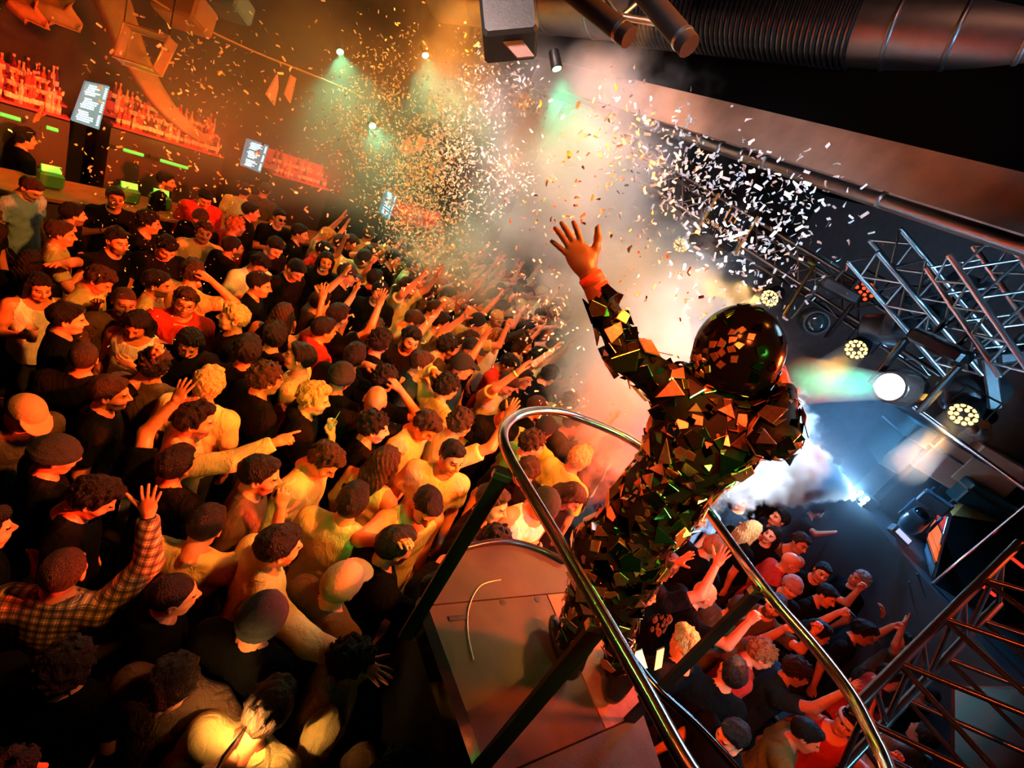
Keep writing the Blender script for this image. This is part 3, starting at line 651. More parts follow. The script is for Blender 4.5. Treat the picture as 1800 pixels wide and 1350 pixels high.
def hair_mesh(st):
    if st in _hm: return _hm[st]
    h = .0068
    g = Grid((-.17, -.19, -.36 if st in 'lq' else -.15), (.17, .2, .19), h)
    off = {'s': .013, 'm': .017, 'c': .021, 'b': .006, 'l': .014, 'k': .017, 'n': .02, 'a': .03, 'q': .02}[st]
    g.ell((0, -.014, .027), (.077+off, .099+off, .091+off*1.1), 0)
    if st in 'ma': g.ell((0, .035, .105), (.06, .06, .03), .03)
    if st == 's': g.ell((0, .045, .095), (.055, .045, .022), .02)
    hl = {'n': [(-.2, -.02), (.2, .028)], 'k': [(-.2, -.035), (-.05, -.02), (.06, .045), (.2, .05)]}.get(
        st, [(-.2, -.088), (-.055, -.085), (-.038, -.03), (-.005, -.01), (.018, -.012), (.03, .03), (.062, .058), (.11, .07), (.2, .075)])
    xs, ys = zip(*hl)
    amp, fr = {'s': (.005, 85), 'm': (.012, 62), 'c': (.017, 75), 'b': (.001, 80), 'l': (.004, 60), 'k': (.001, 30), 'n': (.0035, 50), 'a': (.022, 60), 'q': (.006, 60)}[st]
    def cut(X, Y, Z, F):
        F = F+amp*fbm(X, Y, Z*(.5 if st in 'lsmq' else 1), fr, 5)
        a = np.interp(Y, xs, ys)+0*X
        if st in 'cma': a = a+.012*fbm(X, Y, Z, 50, 2)
        if st not in 'kn': F = F+(off*.75)*np.clip(1-(Z-a)/.042, 0, 1)
        return np.maximum(F, a-Z)
    g.apply(cut)
    if st in 'lq':
        L = -.30 if st == 'l' else -.2
        g.ell((0, -.075, -.06), (.098, .055, .14), .03); g.cone((-.045, -.09, -.1), (-.05, -.1, L), .055, .03, k=.04); g.cone((.045, -.09, -.1), (.05, -.1, L), .055, .03, k=.04)
        for s in (-1, 1): g.cone((s*.088, .0, .02), (s*.092, -.02, -.2 if st == 'l' else -.1), .024, .02, k=.02)
        g.apply(lambda X, Y, Z, F: np.maximum(F+.006*np.sin(150*X+6*np.sin(11*Z))*np.sin(130*Y+5*np.sin(13*Z)), -(np.sqrt((X/.062)**2+((Y-.09)/.085)**2+((Z+.03)/.105)**2)-1)*.06))
    if st == 'k':
        def brim(X, Y, Z):
            return np.maximum(np.sqrt((X/.082)**2+((Y-.075)/.098)**2)*.09-.09, np.abs(Z-.05+.25*(Y-.1))-.006)
        g.put(brim, (-.09, .02, .0), (.09, .18, .08), .004)
    if st == 'n':
        g.cone((-.0, -.0, .028), (0, 0, .05), .0, k=.0) 
        def band(X, Y, Z):
            return np.maximum(np.sqrt((X/.101)**2+((Y+.012)/.124)**2)*.1-.1, np.abs(Z-.03)-.022)
        g.put(band, (-.11, -.14, 0), (.11, .12, .06), .006)
    V, Q = g.mesh(); _hm[st] = mesh('hair', V, Q, [SKIN], True); return _hm[st]
def hair_mat(name, col):
    m = mat(name, col, .5, spec=.22); nt = m.node_tree; b = nt.nodes['Principled BSDF']
    tc = nt.nodes.new('ShaderNodeTexCoord'); mp = nt.nodes.new('ShaderNodeMapping'); mp.inputs['Scale'].default_value = (240, 150, 34)
    n = nt.nodes.new('ShaderNodeTexNoise'); n.inputs['Scale'].default_value = 1.0; n.inputs['Detail'].default_value = 3
    nt.links.new(tc.outputs['Object'], mp.inputs[0]); nt.links.new(mp.outputs[0], n.inputs['Vector'])
    r = nt.nodes.new('ShaderNodeMapRange'); r.inputs[1].default_value = .3; r.inputs[2].default_value = .7; r.inputs[3].default_value = .25; r.inputs[4].default_value = 1.9
    nt.links.new(n.outputs['Fac'], r.inputs[0]); mx = nt.nodes.new('ShaderNodeVectorMath'); mx.operation = 'SCALE'; mx.inputs[0].default_value = col
    nt.links.new(r.outputs[0], mx.inputs['Scale']); nt.links.new(mx.outputs[0], b.inputs['Base Color'])
    bp = nt.nodes.new('ShaderNodeBump'); bp.inputs['Strength'].default_value = 1.0; bp.inputs['Distance'].default_value = .014
    nt.links.new(n.outputs['Fac'], bp.inputs['Height']); nt.links.new(bp.outputs[0], b.inputs['Normal']); return m
SKIN = mat('skin', (.70, .21, .095), .45, noise=.1, nscale=20, spec=.45); SKIN_D = mat('skin_deep', (.30, .105, .05), .5, noise=.1, nscale=20)
SKIN_P = mat('skin_pale', (.76, .30, .165), .5, noise=.08, nscale=20)
EYE = mat('eye', (.03, .02, .018), .15); LIP = mat('lip', (.42, .12, .09), .45); BROW = mat('brow', (.06, .03, .02), .8)
STUB = mat('stubble', (.16, .07, .04), .8, noise=.3, nscale=60)
HAIR = {'d': hair_mat('hair_dark', (.006, .0035, .0025)), 'r': hair_mat('hair_brown', (.034, .014, .006)), 'g': hair_mat('hair_blond', (.55, .30, .11)),
        'o': hair_mat('hair_ginger', (.32, .10, .03)), 'y': hair_mat('hair_grey', (.36, .32, .29)), 'w': mat('wool_charcoal', (.006, .006, .0065), .9, bump=.6, bscale=120),
        'e': mat('wool_pink', (.40, .16, .13), .9, bump=.6, bscale=90), 't': mat('cap_tan', (.34, .2, .1), .8, bump=.3)}
def cloth(n, c, k=.12):
    m = mat(n, c, .85, noise=k, nscale=9, bump=.35, bscale=160, spec=.08); nt = m.node_tree; b = nt.nodes['Principled BSDF']
    tc = [x for x in nt.nodes if x.type == 'TEX_COORD'][0]; bp0 = [x for x in nt.nodes if x.type == 'BUMP'][0]
    wv = nt.nodes.new('ShaderNodeTexNoise'); wv.inputs['Scale'].default_value = 11; wv.inputs['Detail'].default_value = 2; wv.inputs['Distortion'].default_value = 1.6
    mp = nt.nodes.new('ShaderNodeMapping'); mp.inputs['Rotation'].default_value = (.3, .5, 0); mp.inputs['Scale'].default_value = (1, 1, .45)
    nt.links.new(tc.outputs['Object'], mp.inputs[0]); nt.links.new(mp.outputs[0], wv.inputs['Vector'])
    bp = nt.nodes.new('ShaderNodeBump'); bp.inputs['Strength'].default_value = .55; bp.inputs['Distance'].default_value = .03
    nt.links.new(wv.outputs['Fac'], bp.inputs['Height']); nt.links.new(bp0.outputs[0], bp.inputs['Normal']); nt.links.new(bp.outputs[0], b.inputs['Normal']); return m
CL = {'B': cloth('cloth_black', (.0028, .0024, .0024)), 'T': cloth('cloth_cream', (.60, .44, .20)), 'R': cloth('cloth_red', (.52, .03, .02)),
      'G': cloth('cloth_brown', (.10, .055, .03)), 'Y': cloth('cloth_yellow', (.62, .48, .10)), 'N': cloth('cloth_green', (.14, .42, .10)),
      'D': cloth('cloth_denim', (.20, .36, .55)), 'W': cloth('cloth_white', (.80, .72, .66)), 'C': cloth('cloth_charcoal', (.009, .008, .008)),
      'V': cloth('cloth_navy', (.014, .03, .05)), 'O': cloth('cloth_olive', (.16, .14, .045)), 'J': cloth('trouser_dark', (.02, .02, .026))}
def plaid():
    m = mat('cloth_plaid', (.5, .3, .15), .85); nt = m.node_tree; b = nt.nodes['Principled BSDF']
    tc = nt.nodes.new('ShaderNodeTexCoord'); acc = None
    for d, sc, lo in (('X', 8, .55), ('Z', 8, .55), ('X', 24, .8), ('Z', 24, .8)):
        wv = nt.nodes.new('ShaderNodeTexWave'); wv.bands_direction = d; wv.inputs['Scale'].default_value = sc; wv.inputs['Distortion'].default_value = .6
        nt.links.new(tc.outputs['Object'], wv.inputs['Vector'])
        gt = nt.nodes.new('ShaderNodeMapRange'); gt.inputs[1].default_value = lo; gt.inputs[2].default_value = lo+.06; gt.inputs[3].default_value = 1; gt.inputs[4].default_value = .28
        nt.links.new(wv.outputs['Fac'], gt.inputs[0])
        if acc is None: acc = gt.outputs[0]
        else:
            mm = nt.nodes.new('ShaderNodeMath'); mm.operation = 'MULTIPLY'; nt.links.new(acc, mm.inputs[0]); nt.links.new(gt.outputs[0], mm.inputs[1]); acc = mm.outputs[0]
    mx = nt.nodes.new('ShaderNodeVectorMath'); mx.operation = 'SCALE'; mx.inputs[0].default_value = (.62, .40, .20)
    nt.links.new(acc, mx.inputs['Scale']); nt.links.new(mx.outputs[0], b.inputs['Base Color']); return m
CL['P'] = plaid()
def slot(o, i, m):
    o.material_slots[i].link = 'OBJECT'; o.material_slots[i].material = m
def person(loc, rz, cl, sl, st, hc, arms, yaw, pitch, label, skin=None, beard=False, scale=1.0, fem=False, group='crowd on the dance floor'):
    r = empty('person', loc, rz); r.scale = (scale,)*3
    tag(r, label, 'person', group)
    skin = skin or SKIN
    b = mob('body', body_mesh(arms, yaw, pitch, fem), r)
    slot(b, 0, skin); slot(b, 4, STUB if beard else skin); slot(b, 3, HAIR[hc] if hc in 'dr' else BROW)
    s = mob('jacket' if sl == 'j' else 'shirt', shirt_mesh(arms, sl), r); slot(s, 0, CL[cl])
    t = mob('trousers', trousers_mesh(), r); slot(t, 0, CL['J'])
    hr = None
    if st != 'x':
        hr = mob({'k': 'cap', 'n': 'beanie'}.get(st, 'hair'), hair_mesh(st), r); slot(hr, 0, HAIR[hc])
        hr.matrix_local = head_matrix(yaw, pitch)
    r_ = {'root': r, 'shirt': s, 'hair': hr, 'body': b, 'hm': head_matrix(yaw, pitch)}
    return r_
# ---------------------------------------------------------------- the performer in the mirror-shard suit
FOOT = Vector((.92, 1.72, PZ))
k_ = .947
J = {'hipc': at(1092, 960, 1.94), 'waist': at(1150, 890, 1.82), 'chest': at(1232, 770, 1.68), 'neck': at(1266, 705, 1.60), 'head': at(1297, 622, 1.56),
     'ls': at(1196, 694, 1.63), 'le': at(1103, 626, 1.60), 'lw': at(1038, 487, 1.60), 'rs': at(1338, 742, 1.57), 're': at(1366, 768, 1.40), 'rw': at(1379, 690, 1.50),
     'lh': at(1060, 970, 1.94), 'rh': at(1112, 985, 1.93), 'lk': at(1022, 1075, 2.08), 'rk': at(1085, 1090, 2.02)}
J['la'] = onz(985, 1160, PZ)+Vector((0, 0, .09)); J['ra'] = onz(1070, 1205, PZ)+Vector((0, 0, .09))
root = empty('person', FOOT); PERF = root
tag(root, 'performer covered in mirror shards, back turned, one arm raised over the crowd', 'person')
allp = np.array([tuple(v) for v in J.values()])
g = Grid(allp.min(0)-.25, allp.max(0)+.22, .0125)
def C(a, b, r1, r2, k=.05): g.cone(J[a] if isinstance(a, str) else a, J[b] if isinstance(b, str) else b, r1, r2, k)
C('hipc', 'waist', .135, .13, 0); C('waist', 'chest', .13, .15, .08); C('chest', 'neck', .145, .07, .06)
C('ls', 'chest', .085, .13, .08); C('rs', 'chest', .085, .13, .08); C('neck', 'head', .06, .06, .04)
C('ls', 'le', .074, .055); C('le', 'lw', .056, .037, .03); C('rs', 're', .074, .056); C('re', 'rw', .056, .036, .03)
C('hipc', 'lh', .13, .11, .06); C('hipc', 'rh', .13, .11, .06)
C('lh', 'lk', .105, .07, .05); C('lk', 'la', .068, .05, .03); C('rh', 'rk', .105, .07, .05); C('rk', 'ra', .068, .05, .03)
g.ell(J['head']+Vector((0, .02, -.02)), (.08, .095, .11), .02)
V, Q = g.mesh()
# raised left hand, drawn finely; its back faces the camera
def hand(kind, W, f, p, right, size=1.0):
    hv, hq = hand_mesh(kind); z = np.array(f, float); z /= np.linalg.norm(z); y = np.array(p, float); y = y-z*(y@z); y /= np.linalg.norm(y); x = np.cross(y, z)
    v = hv.copy()*size
    if not right: v[:, 0] *= -1
    return v@np.stack([x, y, z], 1).T+np.array(W), (hq if right else hq[:, ::-1])
def perf_hand():
    g = Grid((-.13, -.05, -.06), (.08, .1, .22), .0045)
    g.cone((0, 0, -.05), (0, 0, .015), .029, .029, k=.02); g.ell((-.003, .002, .052), (.043, .017, .056), .02); g.ell((-.026, .008, .036), (.02, .015, .032), .018)
    for i, (x, L, sp) in enumerate(((-.031, .073, -12), (-.0105, .083, -1), (.0095, .079, 3), (.0285, .062, 16))):
        p = np.array((x, .002, .098-(.006 if i in (0, 3) else 0)-(.006 if i == 3 else 0))); s_ = math.radians(sp); an = 0; r = .0098 if i < 3 else .0087
        for f in (.44, .31, .25):
            an += math.radians(7); d = np.array((math.sin(s_)*math.cos(an), math.sin(an), math.cos(s_)*math.cos(an))); e = p+d*L*f; g.cone(p, e, r, r*.9, k=.005); p = e; r *= .92
    for a, b_, r in zip(((-.03, .006, .022), (-.062, .008, .05), (-.086, .01, .078)), ((-.062, .008, .05), (-.086, .01, .078), (-.1, .01, .104)), (.0155, .0125, .0108)): g.cone(a, b_, r, r*.88, k=.012)
    return g.mesh()
fdir = (at(990, 405, 1.60)-J['lw']); pn = CF*1.0
z = np.array(fdir.normalized()); y = np.array(pn); y = y-z*(y@z); y /= np.linalg.norm(y); x = np.cross(y, z)
hv, hq = perf_hand(); hv = hv.copy()*1.05; hv[:, 0] *= -1
hv = hv@np.stack([x, y, z], 1).T+np.array(J['lw']+fdir.normalized()*.02); hq = hq[:, ::-1]
rv, rq = hand('relax', J['rw'], at(1364, 600, 1.70)-J['rw'], IX*-1+CF*.2, True)
isarm = np.zeros(len(Q), int)
Cn = V[Q].mean(1); tL = (Cn-np.array(J['lw']))@z; dL = np.linalg.norm(Cn-np.array(J['lw']), axis=1)
isarm[(tL > -.07) & (dL < .1)] = 1
allV = np.concatenate([V, hv, rv])-np.array(FOOT); allQ = np.concatenate([Q, hq+len(V), rq+len(V)+len(hv)])
SUIT = mat('suit_black', (.004, .003, .003), .6, spec=.1)
SKP = mat('skin_performer_backlit', (.22, .055, .028), .5, noise=.1, nscale=20)  # skin darkened in colour to show the raised hand backlit
mob('body', mesh('body', allV, allQ, [SUIT, SKP], True, np.concatenate([isarm, np.ones(len(hq)+len(rq), int)])), root)
for t0, wd, m in ((-.012, .017, mat('wristband_red', (.75, .05, .02), .6)), (-.055, .018, mat('wristband_red', (.75, .05, .02), .6))):
    c = J['lw']+Vector(z)*t0; b = MB(FOOT); b.lathe(c, Vector(z), [(-wd, .034), (-wd, .041), (wd, .041), (wd, .034)], 20); b.build('wristband', m, root)
# shoes
for a, dx in (('la', (-.45, .9)), ('ra', (.1, 1))):
    gs = Grid((-.12, -.2, -.1), (.12, .2, .14), .01); gs.ell((0, .05, -.045), (.05, .15, .045), 0); gs.ell((0, -.06, -.02), (.046, .06, .075), .03); gs.cone((0, -.03, 0), (0, -.03, .09), .058, .056, .03)
    gs.apply(lambda X, Y, Z, F: np.maximum(F, -.088-Z)); sv, sq = gs.mesh(); an = math.atan2(-dx[0], dx[1]); ca, sa = math.cos(an), math.sin(an)
    sv = sv@np.array(((ca, sa, 0), (-sa, ca, 0), (0, 0, 1)))+np.array(J[a]-FOOT); mob('shoe', mesh('shoe', sv, sq, [BLACKG], True), root)
# shards
MIR = [mat('mirror_shard', (.72, .36, .26), .34, 1, noise=.25, nscale=3), mat('mirror_shard_dark', (.07, .05, .045), .14, 1), mat('mirror_shard_clear', (.85, .78, .72), .10, 1), mat('mirror_reflecting_green', (.22, .85, .25), .16, 1), mat('mirror_shard_yellow', (.75, .65, .12), .18, 1)]  # tints paint in reflections: copper for the lit crowd, green for green lamps
rs = np.random.default_rng(11)
def shard_me(i):
    n = [3, 3, 4, 3, 4, 5][i % 6]; a = np.sort(rs.uniform(0, 2*PI, n)) if False else np.array([2*PI*k/n for k in range(n)])+rs.uniform(-.42, .42, n)
    rr = rs.uniform(.75, 1.2, n); p = [(rr[k]*math.cos(a[k]), rr[k]*math.sin(a[k])) for k in range(n)]; t = .04
    Vv = [(x, y, -t) for x, y in p]+[(x, y, t*.4) for x, y in p]+[(x*.93, y*.93, t) for x, y in p]; F = [list(range(2*n, 3*n)), list(range(n))[::-1]]
    for o_ in (0, n): F += [(o_+k, o_+(k+1) % n, o_+n+(k+1) % n, o_+n+k) for k in range(n)]
    return Vv, F
SHV = [shard_me(i) for i in range(18)]
SHM = {}
tri = V[Q]; nrm = np.cross(tri[:, 1]-tri[:, 0], tri[:, 3]-tri[:, 0]); area = np.linalg.norm(nrm, axis=1); nrm /= area[:, None]+1e-12
dh = np.linalg.norm(Cn-np.array(J['head']), axis=1); ok = (isarm == 0) & (dh > .15) & (Cn[:, 2] > PZ+.12)
pr = area*ok; pr /= pr.sum()
def pick(n, dmin):
    pts = []; idx = rs.choice(len(Q), n*14, p=pr)
    for i in idx:
        c = Cn[i]
        if all((c[0]-q[0])**2+(c[1]-q[1])**2+(c[2]-q[2])**2 > dmin*dmin for q, _ in pts):
            pts.append((c, nrm[i]))
            if len(pts) >= n: break
    return pts
def frame(n, tilt):
    n = Vector(n); n = (n+Vector(rs.normal(0, tilt, 3))).normalized(); x = n.orthogonal().normalized(); a = rs.uniform(0, 2*PI); x2 = x*math.cos(a)+n.cross(x)*math.sin(a); return x2, n.cross(x2), n
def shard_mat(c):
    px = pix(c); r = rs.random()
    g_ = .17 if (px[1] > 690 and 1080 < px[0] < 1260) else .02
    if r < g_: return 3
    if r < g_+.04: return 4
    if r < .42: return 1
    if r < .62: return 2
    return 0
big = pick(300, .048)
for c, n in big:
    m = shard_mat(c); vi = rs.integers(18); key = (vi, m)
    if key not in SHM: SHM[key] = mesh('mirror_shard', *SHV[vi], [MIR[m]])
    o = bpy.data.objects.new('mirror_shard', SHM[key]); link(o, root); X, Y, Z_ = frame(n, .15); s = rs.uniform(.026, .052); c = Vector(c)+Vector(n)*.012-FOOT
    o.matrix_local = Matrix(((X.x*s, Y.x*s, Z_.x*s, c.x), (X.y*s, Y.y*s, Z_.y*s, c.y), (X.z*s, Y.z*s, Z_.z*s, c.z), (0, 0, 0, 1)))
b = MB(FOOT)
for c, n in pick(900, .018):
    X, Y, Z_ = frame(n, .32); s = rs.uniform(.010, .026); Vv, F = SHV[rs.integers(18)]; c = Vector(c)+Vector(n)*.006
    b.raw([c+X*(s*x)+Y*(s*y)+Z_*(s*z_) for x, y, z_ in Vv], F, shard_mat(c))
tag(b.build('small_shards', MIR, root), kind='stuff')
# helmet: a glossy black dome with cracked tiles, a lit patch painted by their tint
HD = J['head']; hup = (J['head']-J['neck']).normalized(); hb = (-CF-hup*(-CF).dot(hup)).normalized(); hx = hup.cross(hb)
R3 = np.stack([np.array(hx), np.array(hb), np.array(hup)], 1)
gh = Grid((-.18, -.19, -.2), (.18, .19, .2), .009); gh.ell((0, -.01, .01), (.136, .15, .148), 0); gh.ell((0, .0, -.07), (.115, .125, .075), .05)
gh.apply(lambda X, Y, Z, F: np.maximum(F, -.125-Z+.1*Y)); hv2, hq2 = gh.mesh()
hw = hv2@R3.T+np.array(HD-FOOT); hel = mob('helmet', mesh('helmet', hw, hq2, [mat('helmet_black_gloss', (.002, .0015, .0015), .16, spec=.12)], True), root)
hC = hv2[hq2].mean(1); t3 = hv2[hq2]; hn = np.cross(t3[:, 1]-t3[:, 0], t3[:, 3]-t3[:, 0]); hn /= np.linalg.norm(hn, axis=1)[:, None]+1e-9
sel = np.where((hC[:, 2] > -.1))[0]; pts = []
def in_lit_patch(c):
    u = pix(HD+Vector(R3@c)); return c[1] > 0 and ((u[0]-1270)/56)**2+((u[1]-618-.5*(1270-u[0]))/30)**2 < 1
for i in rs.permutation(sel):
    c = hC[i]; dm = .0235 if in_lit_patch(c) else .036
    if all(np.sum((c-q)**2) > dm**2 for q, _ in pts): pts.append((c, hn[i]))
for c, n in pts:
    cw = Vector(R3@c); nw = Vector(R3@n); pq = pix(HD+cw); lit = in_lit_patch(c)
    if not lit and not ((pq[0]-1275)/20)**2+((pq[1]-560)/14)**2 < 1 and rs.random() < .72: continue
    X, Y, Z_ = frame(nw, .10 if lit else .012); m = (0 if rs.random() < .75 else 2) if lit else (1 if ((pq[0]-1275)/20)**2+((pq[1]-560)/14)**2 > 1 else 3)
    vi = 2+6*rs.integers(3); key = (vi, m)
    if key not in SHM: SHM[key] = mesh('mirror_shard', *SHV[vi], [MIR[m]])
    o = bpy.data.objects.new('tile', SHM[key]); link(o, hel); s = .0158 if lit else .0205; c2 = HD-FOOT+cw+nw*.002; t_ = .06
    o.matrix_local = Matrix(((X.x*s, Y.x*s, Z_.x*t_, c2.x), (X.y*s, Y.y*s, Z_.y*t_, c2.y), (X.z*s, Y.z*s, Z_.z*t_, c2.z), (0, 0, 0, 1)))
lamp('shard_fill_green', 'SPOT', (2.6, -.6, 4.6), J['waist'], (.15, 1, .1), 800, .5, 22, .5)  # added green lamp, out of view, to brighten the green shards
lamp('shard_fill_green_left', 'SPOT', (-2.4, .2, 4.9), J['hipc'], (.15, 1, .1), 200, .5, 12, .6)  # second unseen green lamp, added from the left
